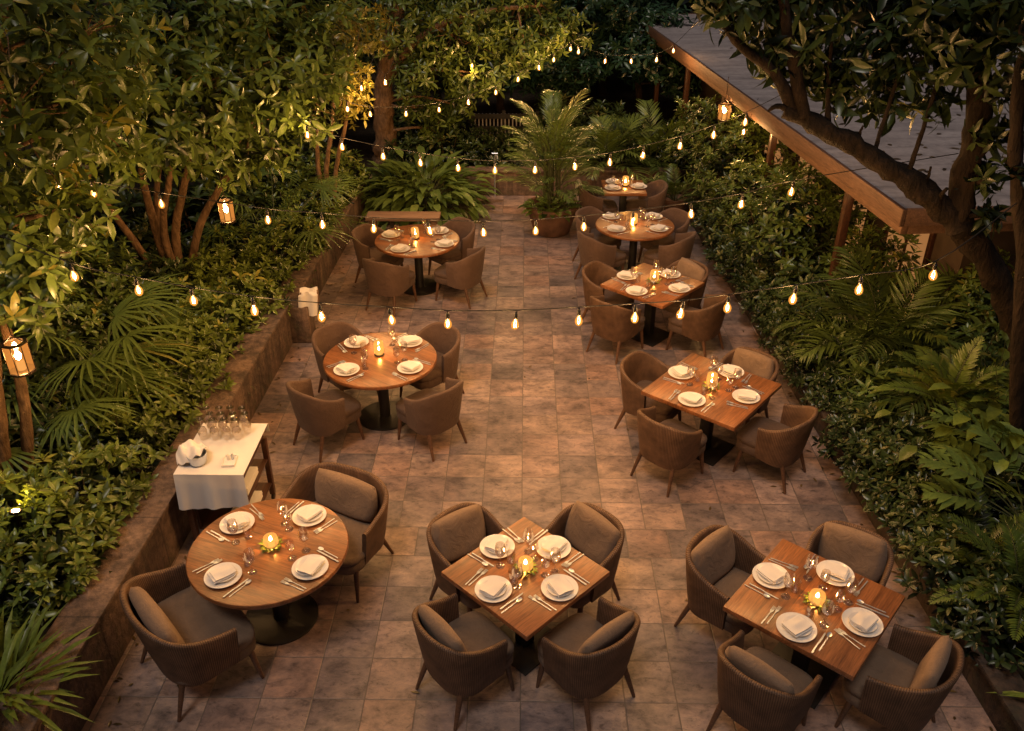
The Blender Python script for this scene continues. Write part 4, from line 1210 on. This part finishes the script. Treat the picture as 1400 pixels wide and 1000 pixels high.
# (kind, direction from the table, distance of the chair's back from it, words)
CHAIRS = dict(
    A=[('wide', 60, 1.10, 'wide wicker armchair with square back cushion, far side of'), ('wide', -133, 1.10, 'wide wicker armchair with long cushion, near left of')],
    B=[('wick', 136, .93, 'wicker armchair with upright taupe cushion, far left side of'), ('wick', 45, .94, 'wicker armchair with upright taupe cushion at the far right side of'),
       ('wick', -134, .97, 'wicker armchair seen from behind at the near left side of'), ('wick', -46, .98, 'wicker armchair seen from behind at the near right side of')],
    C=[('wick', 139, 1.0, 'wicker armchair with taupe cushion at the far left side of'), ('wick', 51, .97, 'wicker armchair with taupe cushion at the far right side of'),
       ('wick', -131, 1.0, 'wicker armchair with green-grey cushion at the near left side of'), ('wick', -42, 1.0, 'wicker armchair with tilted cushion at the near right side of')],
    D=[('tub', 138, .99, 'brown tub chair at the far left of'), ('tub', 43, .99, 'brown tub chair at the far right of'), ('tub', -136, 1.07, 'brown tub chair near the planter wall, near left of'), ('tub', -40, 1.08, 'brown tub chair at the near right of')],
    E=[('weave', 146, .99, 'woven tub chair at the far left side of'), ('weavec', 46, .97, 'woven chair with a cushion at the far right side of'), ('weave', -134, .99, 'woven tub chair at the near left side of'), ('weave', -35, 1.05, 'woven tub chair at the near right side of')],
    F=[('tub', 160, .99, 'brown tub chair against the planter wall at'), ('tub', 47, .99, 'brown tub chair in front of the bench end at'), ('tub', -118, 1.04, 'brown tub chair seen from behind at the near left of'), ('tub', -31, 1.07, 'brown tub chair seen from behind at the near right of')],
    G=[('weave', 149, .95, 'woven tub chair at the far left side of'), ('weavec', 43, .92, 'woven chair with a pale cushion at the far right side of'), ('weave', -139, .96, 'woven tub chair at the near left side of'), ('weave', -35, 1.0, 'woven tub chair at the near right side of')],
    H=[('tub', 146, .95, 'brown tub chair at the far left of'), ('tub', 31, .93, 'brown tub chair at the far right of'), ('tub', -143, .98, 'brown tub chair seen from behind at the near left of'), ('tub', -38, .95, 'brown tub chair seen from behind at the near right of')],
    I=[('tub', 182, .76, 'brown tub chair with white cloth over its back, left of'), ('tub', 5, .72, 'brown tub chair on the right of')])
DEP = dict(wick=.31, tub=.31, weave=.31, weavec=.31, wide=.36)
GR = dict(wick='wicker armchairs with cushions', wide='wide wicker armchairs', tub='brown tub chairs', weave='woven tub chairs', weavec='woven chairs with cushions')
for k, lst in CHAIRS.items():
    x, y = TP[k]
    for kind, ang, dist, words in lst:
        if kind in used_c:
            o = copy_tree(CH[kind])
        else:
            o = CH[kind]; used_c.add(kind)
        rr = dist - DEP[kind] - .03
        a = R(ang)
        o.location = (x + rr * math.cos(a), y + rr * math.sin(a), 0)
        o.rotation_euler = (0, 0, a + math.pi / 2 + R(rng.uniform(-7, 7)))
        tag(o, words + ' ' + TD[k], 'chair', GR[kind])
        for c in o.children:
            if c.name.startswith('cushion'):
                c.rotation_euler = (R(13 + rng.uniform(-3, 4)), R(rng.uniform(-6, 6)), R(rng.uniform(-5, 5)))

# tables
for k, (x, y) in TP.items():
    mk = dict(A='large round', D='round', F='round', H='round', I='small square').get(k, 'square')
    pos = dict(A='at the front left by the trolley', B='at the front centre of the patio', C='at the front right beside the ferns', D='in the left middle near the planter wall', E='in the right middle under the front bulbs',
               F='at the far left in front of the bench', G='on the right behind the middle one', H='at the far right before the smallest table', I='at the very back of the patio')[k]
    ang = SQ[k][1] if k in SQ else rng.uniform(-40, -10)
    t = thing('dining_table', f'{mk} orange-brown wooden dining table {pos}', 'table', (x, y, 0), R(ang), 'wooden dining tables')
    b = MB()
    if k in SQ:
        h = SQ[k][0] / 2
        b.box(-h, h, -h, h, .705, .75)
        b.build('tabletop', M['table'], t, bevel=.006)
        b = MB(); b.box(-.055, .055, -.055, .055, .014, .69); b.build('pedestal', M['black'], t, bevel=.006)
        b = MB(); b.box(-.24, .24, -.24, .24, .001, .014); b.build('base', M['black'], t, bevel=.004)
        b = MB(); b.box(-.22, .22, -.03, .03, .69, .704); b.box(-.03, .03, -.22, -.032, .69, .704); b.box(-.03, .03, .032, .22, .69, .704); b.build('bracket', M['black'], t, smooth=False)
    else:
        r = RD[k]
        b.lathe([(0, .705), (r - .018, .705), (r - .004, .712), (r, .725), (r, .738), (r - .006, .748), (r - .014, .75), (0, .75)], 72)
        b.build('tabletop', M['table'], t)
        b = MB(); b.lathe([(0, .016), (.065, .016), (.06, .03), (.06, .66), (.10, .70), (0, .70)], 20); b.build('pedestal', M['black'], t)
        b = MB(); b.lathe([(0, .001), (.30, .001), (.30, .012), (.28, .018), (.0, .024)], 40); b.build('base', M['black'], t)

# tableware prototypes (shared meshes)
def plate_mesh(r, name):
    m = MB()
    m.lathe([(0, .002), (r * .55, .002), (r * .6, .0), (r * .66, .003), (r * .97, .016), (r, .019), (r * .99, .022), (r * .95, .020), (r * .68, .009), (r * .6, .007), (0, .007)], 36)
    return m.mesh(name, M['ceramic'], sharp=70)
PLATE, SIDE = plate_mesh(.138, 'dinner_plate'), plate_mesh(.096, 'side_plate')

def napkin_mesh(seed):
    rg = np.random.default_rng(seed)
    m = MB()
    w_, l_ = .13, .17
    ph = rg.uniform(0, 6, 4)
    for layer in range(3):
        z0 = .006 * layer
        sk = rg.normal(0, .004, 2)
        f = lambda u, v, up: ((u - .5) * (w_ - .004 * layer) + sk[0], (v - .5) * (l_ - .006 * layer) + sk[1],
                               z0 + (.0055 if up else 0) + .003 * math.sin(7 * u + ph[0]) * math.sin(5 * v + ph[1]) + .010 * (abs(v - .5) * 2) ** 4 * (.2 if layer else -.3) + .004 * math.exp(-((u - .45) / .16) ** 2))
        a_ = MB(); a_.grid(lambda u, v: f(u, v, True), 9, 11)
        c_ = MB(); c_.grid(lambda u, v: f(u, v, False), 9, 11)
        b0 = len(m.v); m.add(a_.v, a_.f); m.add(c_.v, [q[::-1] for q in c_.f])
        n = 99
        ring = [i for i in range(9)] + [9 * j + 8 for j in range(1, 11)] + [90 + i for i in range(7, -1, -1)] + [9 * j for j in range(9, 0, -1)]
        for i in range(len(ring)):
            p, q = ring[i], ring[(i + 1) % len(ring)]
            m.f.append((b0 + q, b0 + p, b0 + n + p, b0 + n + q)); m.uv.append(None)
    return m.mesh('napkin', M['linen'], sharp=60)
NAPS = [napkin_mesh(s) for s in range(4)]

def fork_mesh():
    m = MB()
    z = .004
    m.prism([(-.0045, -.105), (.0045, -.105), (.0035, -.02), (.0028, .03), (-.0028, .03), (-.0035, -.02)], z - .0015, z + .0015)
    m.prism([(-.003, .03), (.003, .03), (.012, .055), (.012, .066), (-.012, .066), (-.012, .055)], z - .001, z + .0022)
    for q in (-1.5, -.5, .5, 1.5):
        m.prism([(q * .0067 - .0017, .066), (q * .0067 + .0017, .066), (q * .0067 + .0012, .105), (q * .0067 - .0012, .105)], z, z + .003)
    return m.mesh('fork', M['steel'], smooth=False)
def knife_mesh():
    m = MB()
    m.prism([(-.006, -.115), (.006, -.115), (.0045, .0), (-.0045, .0)], .002, .008)
    m.prism([(-.004, .0), (.007, .0), (.009, .05), (.007, .10), (-.001, .118), (-.004, .10)], .003, .006)
    return m.mesh('knife', M['steel'], smooth=False)
def spoon_mesh():
    m = MB()
    m.prism([(-.0045, -.105), (.0045, -.105), (.003, .045), (-.003, .045)], .002, .0055)
    m.lathe([(0, .0), (.012, .002), (.017, .006), (.0165, .0075), (.011, .004), (0, .003)], 14, (0, .073, .002), 1., 1.6)
    return m.mesh('spoon', M['steel'])
FORK, KNIFE, SPOON = fork_mesh(), knife_mesh(), spoon_mesh()
def wine_mesh(h=.205, r=.04):
    m = MB()
    m.lathe([(0, .001), (.034, .001), (.035, .003), (.010, .008), (.0045, .016), (.004, h * .42), (.008, h * .46), (r * .7, h * .53), (r, h * .66), (r * .98, h * .78), (r * .82, h), (r * .80, h), (r * .95, h * .78), (r * .96, h * .66), (r * .66, h * .54), (0, h * .47)], 20)
    return m.mesh('wine_glass', M['glass'], sharp=80)
def tumbler_mesh():
    m = MB()
    m.lathe([(0, .001), (.028, .001), (.030, .004), (.036, .095), (.0345, .095), (.0285, .01), (0, .008)], 20)
    return m.mesh('water_glass', M['glass'], sharp=60)
WINE, SMALLWINE, TUMBLER = wine_mesh(.215, .042), wine_mesh(.165, .035), tumbler_mesh()

def place(name, me, loc, rz, label, cat, group):
    o = link(bpy.data.objects.new(name, me))
    o.location = loc; o.rotation_euler = (0, 0, rz)
    return tag(o, label, cat, group)

SETS = dict(A=[(.42, 140), (.44, 57), (.41, -128), (.44, -31)], B=[(.335, 131), (.33, 49), (.31, -139), (.31, -36)], C=[(.35, 138), (.35, 50), (.34, -128), (.34, -39)],
            D=[(.45, 134), (.45, 51), (.42, -138), (.42, -33)], E=[(.38, 136), (.39, 50), (.36, -134), (.36, -33)], F=[(.42, 160), (.42, 46), (.44, -116), (.45, -26)],
            G=[(.36, 148), (.36, 44), (.36, -131), (.36, -31)], H=[(.44, 138), (.44, 44), (.38, -142), (.39, -33)], I=[(.27, 123), (.22, -150), (.25, -6)])
for k, lst in SETS.items():
    x, y = TP[k]
    for i, (rad, ang) in enumerate(lst):
        w_ = ('far left', 'far right', 'near left', 'near right')[i] if k != 'I' else ('far left', 'near left', 'right')[i]
        at = f'{w_} seat of {TD[k]}'
        fa = ang
        if k in SQ and k != 'I':
            fa = SQ[k][1] + 90 * round((ang - SQ[k][1]) / 90)
        a = R(fa + rng.uniform(-3, 3))
        c = np.array([x + rad * math.cos(R(ang)), y + rad * math.sin(R(ang)), .7512])
        out = np.array([math.cos(a), math.sin(a), 0]); rt = np.array([math.sin(a), -math.cos(a), 0])   # rt = diner's left... sign fixed below
        left = np.array([-math.sin(a), math.cos(a), 0]) * -1     # diner faces -out; own left hand
        face = a + math.pi / 2                                   # local +y points toward the centre of the table
        place('dinner_plate', PLATE, c, rng.uniform(0, 6), f'white dinner plate at {at}', 'plate', 'white dinner plates')
        place('side_plate', SIDE, c + np.array([.006 * rng.normal(), .006 * rng.normal(), .0105]), rng.uniform(0, 6), f'small white plate stacked on dinner plate at {at}', 'plate', 'small white plates')
        place('napkin', NAPS[rng.integers(4)], c + np.array([0, 0, .032]) + out * .008, face + R(rng.choice([0, 90]) + rng.uniform(-25, 25)), f'folded white napkin on plates at {at}', 'napkin', 'folded napkins')
        far = k in 'HI'
        tw = rng.uniform(-.14, .14)
        if k != 'I':
            place('fork', FORK, c + left * .175 + out * rng.uniform(-.02, .02), face + tw, f'steel fork nearest the plate at {at}', 'fork', 'steel forks')
            place('knife', KNIFE, c - left * .17 + out * rng.uniform(-.02, .02), face - tw, f'steel knife beside the plate at {at}', 'knife', 'steel knives')
            if not far:
                place('fork', FORK, c + left * .205 + out * rng.uniform(-.02, .02), face + tw * 2, f'steel fork outermost at {at}', 'fork', 'steel forks')
                place('spoon', SPOON, c - left * .20 + out * rng.uniform(-.02, .02), face - tw, f'steel spoon outside the knife at {at}', 'spoon', 'steel spoons')
        inn = -out * min(.17, rad * .47)
        place('wine_glass', WINE if not far else SMALLWINE, c + inn - left * (.12 + rng.uniform(-.02, .02)), rng.uniform(0, 6), f'clear stemmed wine glass at {at}', 'wine glass', 'wine glasses')
        place('water_glass', SMALLWINE if i % 2 else TUMBLER, c + inn * 1.05 - left * (.02 + rng.uniform(-.01, .02)) + out * -.02, rng.uniform(0, 6), f'small clear water glass at {at}', 'water glass', 'water glasses')

# candles
def wreath_mesh(r, k=40, L=.055):
    la = LA()
    az = rng.uniform(0, 6.28, k)
    P = np.stack([np.cos(az) * r, np.sin(az) * r, rng.uniform(.006, .03, k)], 1)
    D = np.stack([np.cos(az + rng.normal(0, .5, k)), np.sin(az + rng.normal(0, .5, k)), rng.uniform(.1, .9, k)], 1)
    la.add(P, D, UP, L * rng.uniform(.7, 1.1, k), .022, .3, .3, rng.uniform(.3, 1, k))
    return la.mesh('leaf_wreath', M['leaf_fern'])
def candle(label, loc, tall, wreath):
    t = thing('candle_holder', label, 'candle', loc)
    b = MB(); b.lathe([(0, 0), (.05, 0), (.055, .006), (.05, .012), (0, .012)], 20); b.build('base', M['bronze'], t)
    h, r = (.16, .055) if tall else (.095, .058)
    b = MB(); b.lathe([(r * .75, .013), (r, .035), (r * 1.02, h * .6), (r * .9, h), (r * .87, h), (r * .98, h * .6), (r * .96, .037), (r * .72, .015)], 20); b.build('glass_shade', M['amber'], t)
    c = MB(); c.lathe([(0, .0125), (.026, .0125), (.026, .05), (.022, .053), (0, .051)], 16); cd = c.build('candle', M['wax'], t)
    f = MB(); f.lathe([(0, .056), (.007, .063), (.010, .073), (.006, .088), (0, .10)], 10); f.build('flame', M['flame'], cd)
    if wreath:
        link(bpy.data.objects.new('leaf_wreath', wreath_mesh(.052)), t)
    return t
for k, off in dict(A=(.02, .02), B=(0, .02), C=(0, -.02), D=(-.02, .07), E=(-.01, 0), F=(-.03, .03), G=(.02, .03), H=(-.02, 0), I=(.03, .04)).items():
    x, y = TP[k]
    candle(f'lit candle in glass holder {"ringed with leaves " if k in "ABC" else ""}on {TD[k]}', (x + off[0], y + off[1], .751), k not in 'ABC', k in 'ABCEG')
for x, y, w_ in [(-1.40, 11.72, 'right'), (-1.64, 11.68, 'left')]:
    place('water_glass', TUMBLER, (x, y, .7512), 0, f'amber-lit tumbler {w_} of the candle on the round table by the bench', 'water glass', 'tumblers by the candles')
for x, y, w_ in [(1.80, 12.35, 'right'), (1.50, 12.3, 'left')]:
    place('water_glass', TUMBLER, (x, y, .7512), 0, f'amber-lit tumbler {w_} of the candle on the far right round table', 'water glass', 'tumblers by the candles')

# cloth over the back chair
m = MB()
def drape(u, v):
    x = (u - .5) * .30
    s_ = (v - .5) * .72
    rr = .045
    if abs(s_) < rr * 1.5:
        a = s_ / (rr * 1.5) * math.pi / 2
        yy, zz = rr * math.sin(a), rr * math.cos(a)
    else:
        yy, zz = math.copysign(rr + .015 * math.sin(9 * u) * min(1, abs(s_) * 4), s_), -(abs(s_) - rr * 1.5)
    return (x + .012 * math.sin(6 * v), yy + .008 * math.sin(14 * u + 3 * v) * (abs(s_) > .07), zz)
m.grid(drape, 15, 27)
o = m.build('cloth', M['linen'], solid=.004, sharp=80)
cx = TP['I'][0] + .742 * math.cos(R(182)); cyy = TP['I'][1] + .742 * math.sin(R(182))
o.location = (cx, cyy + .05, .774); o.rotation_euler = (0, 0, R(92))
tag(o, 'white cloth draped over the chair back left of the small back table', 'cloth')

# bench
t = thing('wooden_bench', 'plain low wooden bench behind the far left round table', 'bench', (-1.97, 13.3, 0))
b = MB(); b.box(-.6, .6, -.16, .16, .40, .46); b.build('seat', M['bench'], t, bevel=.006)
for x in (-.5, .5):
    b = MB(); b.box(x - .04, x + .04, -.13, .13, 0.001, .398); b.build('leg', M['bench'], t, bevel=.005)

# ------------------------------------------------------------------ service trolley
TX, TY = -2.67, 6.2
t = thing('service_trolley', 'dark wooden service trolley against the left planter wall', 'trolley', (TX, TY, 0))
hx, hy, th_ = .27, .385, .86
b = MB(); b.box(-hx, hx, -hy, hy, th_ - .035, th_); b.build('top', M['trolley'], t, bevel=.004)
b = MB(); b.box(-hx + .03, hx - .02, -hy + .03, hy - .03, th_ - .13, th_ - .037); b.build('drawer_box', M['trolley'], t, bevel=.004)
for z in (.50, .22):
    b = MB(); b.box(-hx + .052, hx - .01, -hy + .052, hy - .052, z - .02, z); b.build('shelf', M['trolley'], t, bevel=.003)
for sx in (-1, 1):
    for sy in (-1, 1):
        b = MB(); x0, y0 = sx * (hx - .025), sy * (hy - .025)
        b.box(x0 - .024, x0 + .024, y0 - .024, y0 + .024, .07, th_ - .134); b.build('leg', M['trolley'], t, bevel=.004)
        b = MB(); b.tube([(x0 - .012, y0, .034), (x0 + .012, y0, .034)], .032, 14); b.build('caster', M['black'], t)
b = MB(); b.box(-hx + .053, -hx + .075, -hy + .053, hy - .053, .225, th_ - .14); b.build('back_panel', M['trolley'], t, smooth=False)
m = MB()
def cloth(u, v):
    # v runs front hem -> front edge -> back edge -> short back hem
    L0, L1_, L2_ = .36, .80, .10
    s_ = v * (L0 + L1_ + L2_)
    x = (u - .5) * .60
    if s_ < L0:
        q = (L0 - s_) / L0
        return (x * (1 + .03 * q), -.40 - .012 * q - .014 * q * math.sin(13 * u + 1) - .008 * q * math.sin(29 * u), th_ + .006 - q * L0 - .012 * q * math.sin(7 * u) * q)
    if s_ < L0 + L1_:
        q = (s_ - L0) / L1_
        return (x, -.40 + q * .80, th_ + .006 + .0015 * math.sin(20 * u + 7 * q) * math.sin(15 * q))
    q = (s_ - L0 - L1_) / L2_
    return (x, .40 + .012 * q + .008 * q * math.sin(11 * u), th_ + .006 - q * L2_)
m.grid(cloth, 25, 43)
o = m.build('tablecloth', M['linen'], solid=.003, sharp=75)
o.location = (TX, TY, 0)
tag(o, 'white tablecloth hanging over the front of the service trolley', 'tablecloth')
ZC = th_ + .0115
n_ = 0
words = ['left back', 'second back', 'third back', 'right back', 'left middle', 'centre', 'right middle', 'left front', 'second front', 'right front', 'foremost left', 'lone right']
inv = MB(); inv.lathe([(.030, .001), (.038, .05), (.042, .085), (.030, .115), (.006, .128), (.0045, .135), (.0045, .195), (.012, .202), (.034, .207), (.034, .210), (0, .211)], 20)
INV = inv.mesh('wine_glass', M['smoky'], sharp=80)
for i in range(12):
    rI, cI = divmod(i, 4)
    x = TX - .21 + cI * .105 + (.05 if rI % 2 else 0) + rng.uniform(-.008, .008)
    y = TY + .32 - rI * .095 + rng.uniform(-.008, .008)
    place('wine_glass', INV, (x, y, ZC), 0, f'upturned stemmed glass, {["first", "second", "third", "fourth"][cI]} from left in {["back", "middle", "front"][rI]} row on the trolley', 'wine glass', 'upturned glasses on the trolley')
t = thing('ice_bucket', 'small steel bowl under a white napkin on the trolley', 'bowl', (TX - .135, TY - .24, ZC))
b = MB(); b.lathe([(0, 0), (.06, 0), (.075, .02), (.082, .08), (.085, .10), (.08, .10), (.076, .08), (.068, .022), (0, .012)], 24); b.build('bowl_body', M['steel'], t)
m = MB()
def nap(u, v):
    x, y = (u - .5) * .30, (v - .5) * .28
    a = math.atan2(y, x); r = math.hypot(x, y)
    z = .128 + .035 * math.cos(2.3 * a + 1) * min(1, r * 9) - max(0, r - .085) * (.95 if x < .02 else .35) + .012 * math.sin(17 * u + 9 * v)
    sq = 1 - .28 * max(0, r - .085) / .12
    return (x * sq - .02, y * sq, max(.006, z))
m.grid(nap, 21, 21)
o = m.build('napkin', M['linen'], solid=.003, sharp=75)
o.location = (TX - .175, TY - .185, ZC)
tag(o, 'crumpled white napkin spread over the steel bowl on the trolley', 'napkin')
t = thing('small_tray', 'small white tray on the trolley cloth near its front right corner', 'tray', (TX + .13, TY - .22, ZC), .1)
b = MB(); b.box(-.055, .055, -.075, .075, .0, .007); b.box(-.055, .055, -.075, -.071, .0072, .018); b.box(-.055, .055, .071, .075, .0072, .018); b.box(-.055, -.051, -.0708, .0708, .0072, .018); b.box(.051, .055, -.0708, .0708, .0072, .018)
b.build('tray_body', M['ceramic'], t, smooth=False)
for i, (dx, dy, w_) in enumerate([(-.015, .02, 'left'), (.02, .03, 'right')]):
    b = MB(); b.lathe([(0, .0), (.012, .0), (.014, .03), (.009, .045), (.006, .06), (0, .062)], 12)
    o = b.build('shaker', M['steel'] if i else M['ceramic'], None)
    o.location = (TX + .13 + dx, TY - .22 + dy, ZC + .008)
    tag(o, f'little shaker on the {w_} of the small white trolley tray', 'shaker')
for z, w_ in ((.501, 'upper'), (.221, 'lower')):
    m = MB()
    for q in range(6):
        m.box(-.10 + .002 * (q % 2), .10 + .002 * (q % 2), -.17, .17 - .004 * (q % 3), .0125 * q, .0125 * q + .011)
    o = m.build('napkin_stack', M['linen'], bevel=.003)
    o.location = (TX + .135, TY - .05, z)
    tag(o, f'stack of folded white napkins on the {w_} shelf of the trolley', 'napkins', 'stacks of linen on the trolley shelves')

# ------------------------------------------------------------------ cloth box on the wall pier
t = thing('wooden_box', 'small brown wooden box standing on the left wall pier', 'box', (-2.74, 9.9, .50), .15)
b = MB()
b.box(-.11, .11, -.09, -.075, 0, .17); b.box(-.11, .11, .075, .09, 0, .17); b.box(-.11, -.095, -.0748, .0748, 0, .17); b.box(.095, .11, -.0748, .0748, 0, .17); b.box(-.0948, .0948, -.0748, .0748, 0.001, .012)
b.build('box_body', M['bench'], t, bevel=.003)
m = MB()
def rag(u, v):
    x = (u - .5) * .24
    s_ = v * .52
    if s_ < .2:
        return (x * .9, .07 - s_ * .85, .178 + .014 * math.sin(8 * u + 12 * v) + .012 * math.sin(17 * v + 3 * u))
    q = s_ - .2
    return (x * (1 - .9 * q) - .07 * q * 3 * (1 - u), -.105 - .03 * q - .015 * math.sin(10 * u), .175 - q * .95)
m.grid(rag, 15, 25)
o = m.build('cloth', M['linen'], solid=.003, sharp=75)
o.location = (-2.745, 9.9, .50); o.rotation_euler = (0, 0, .15)
tag(o, 'white cloth spilling out of the small wooden box on the wall pier', 'cloth')
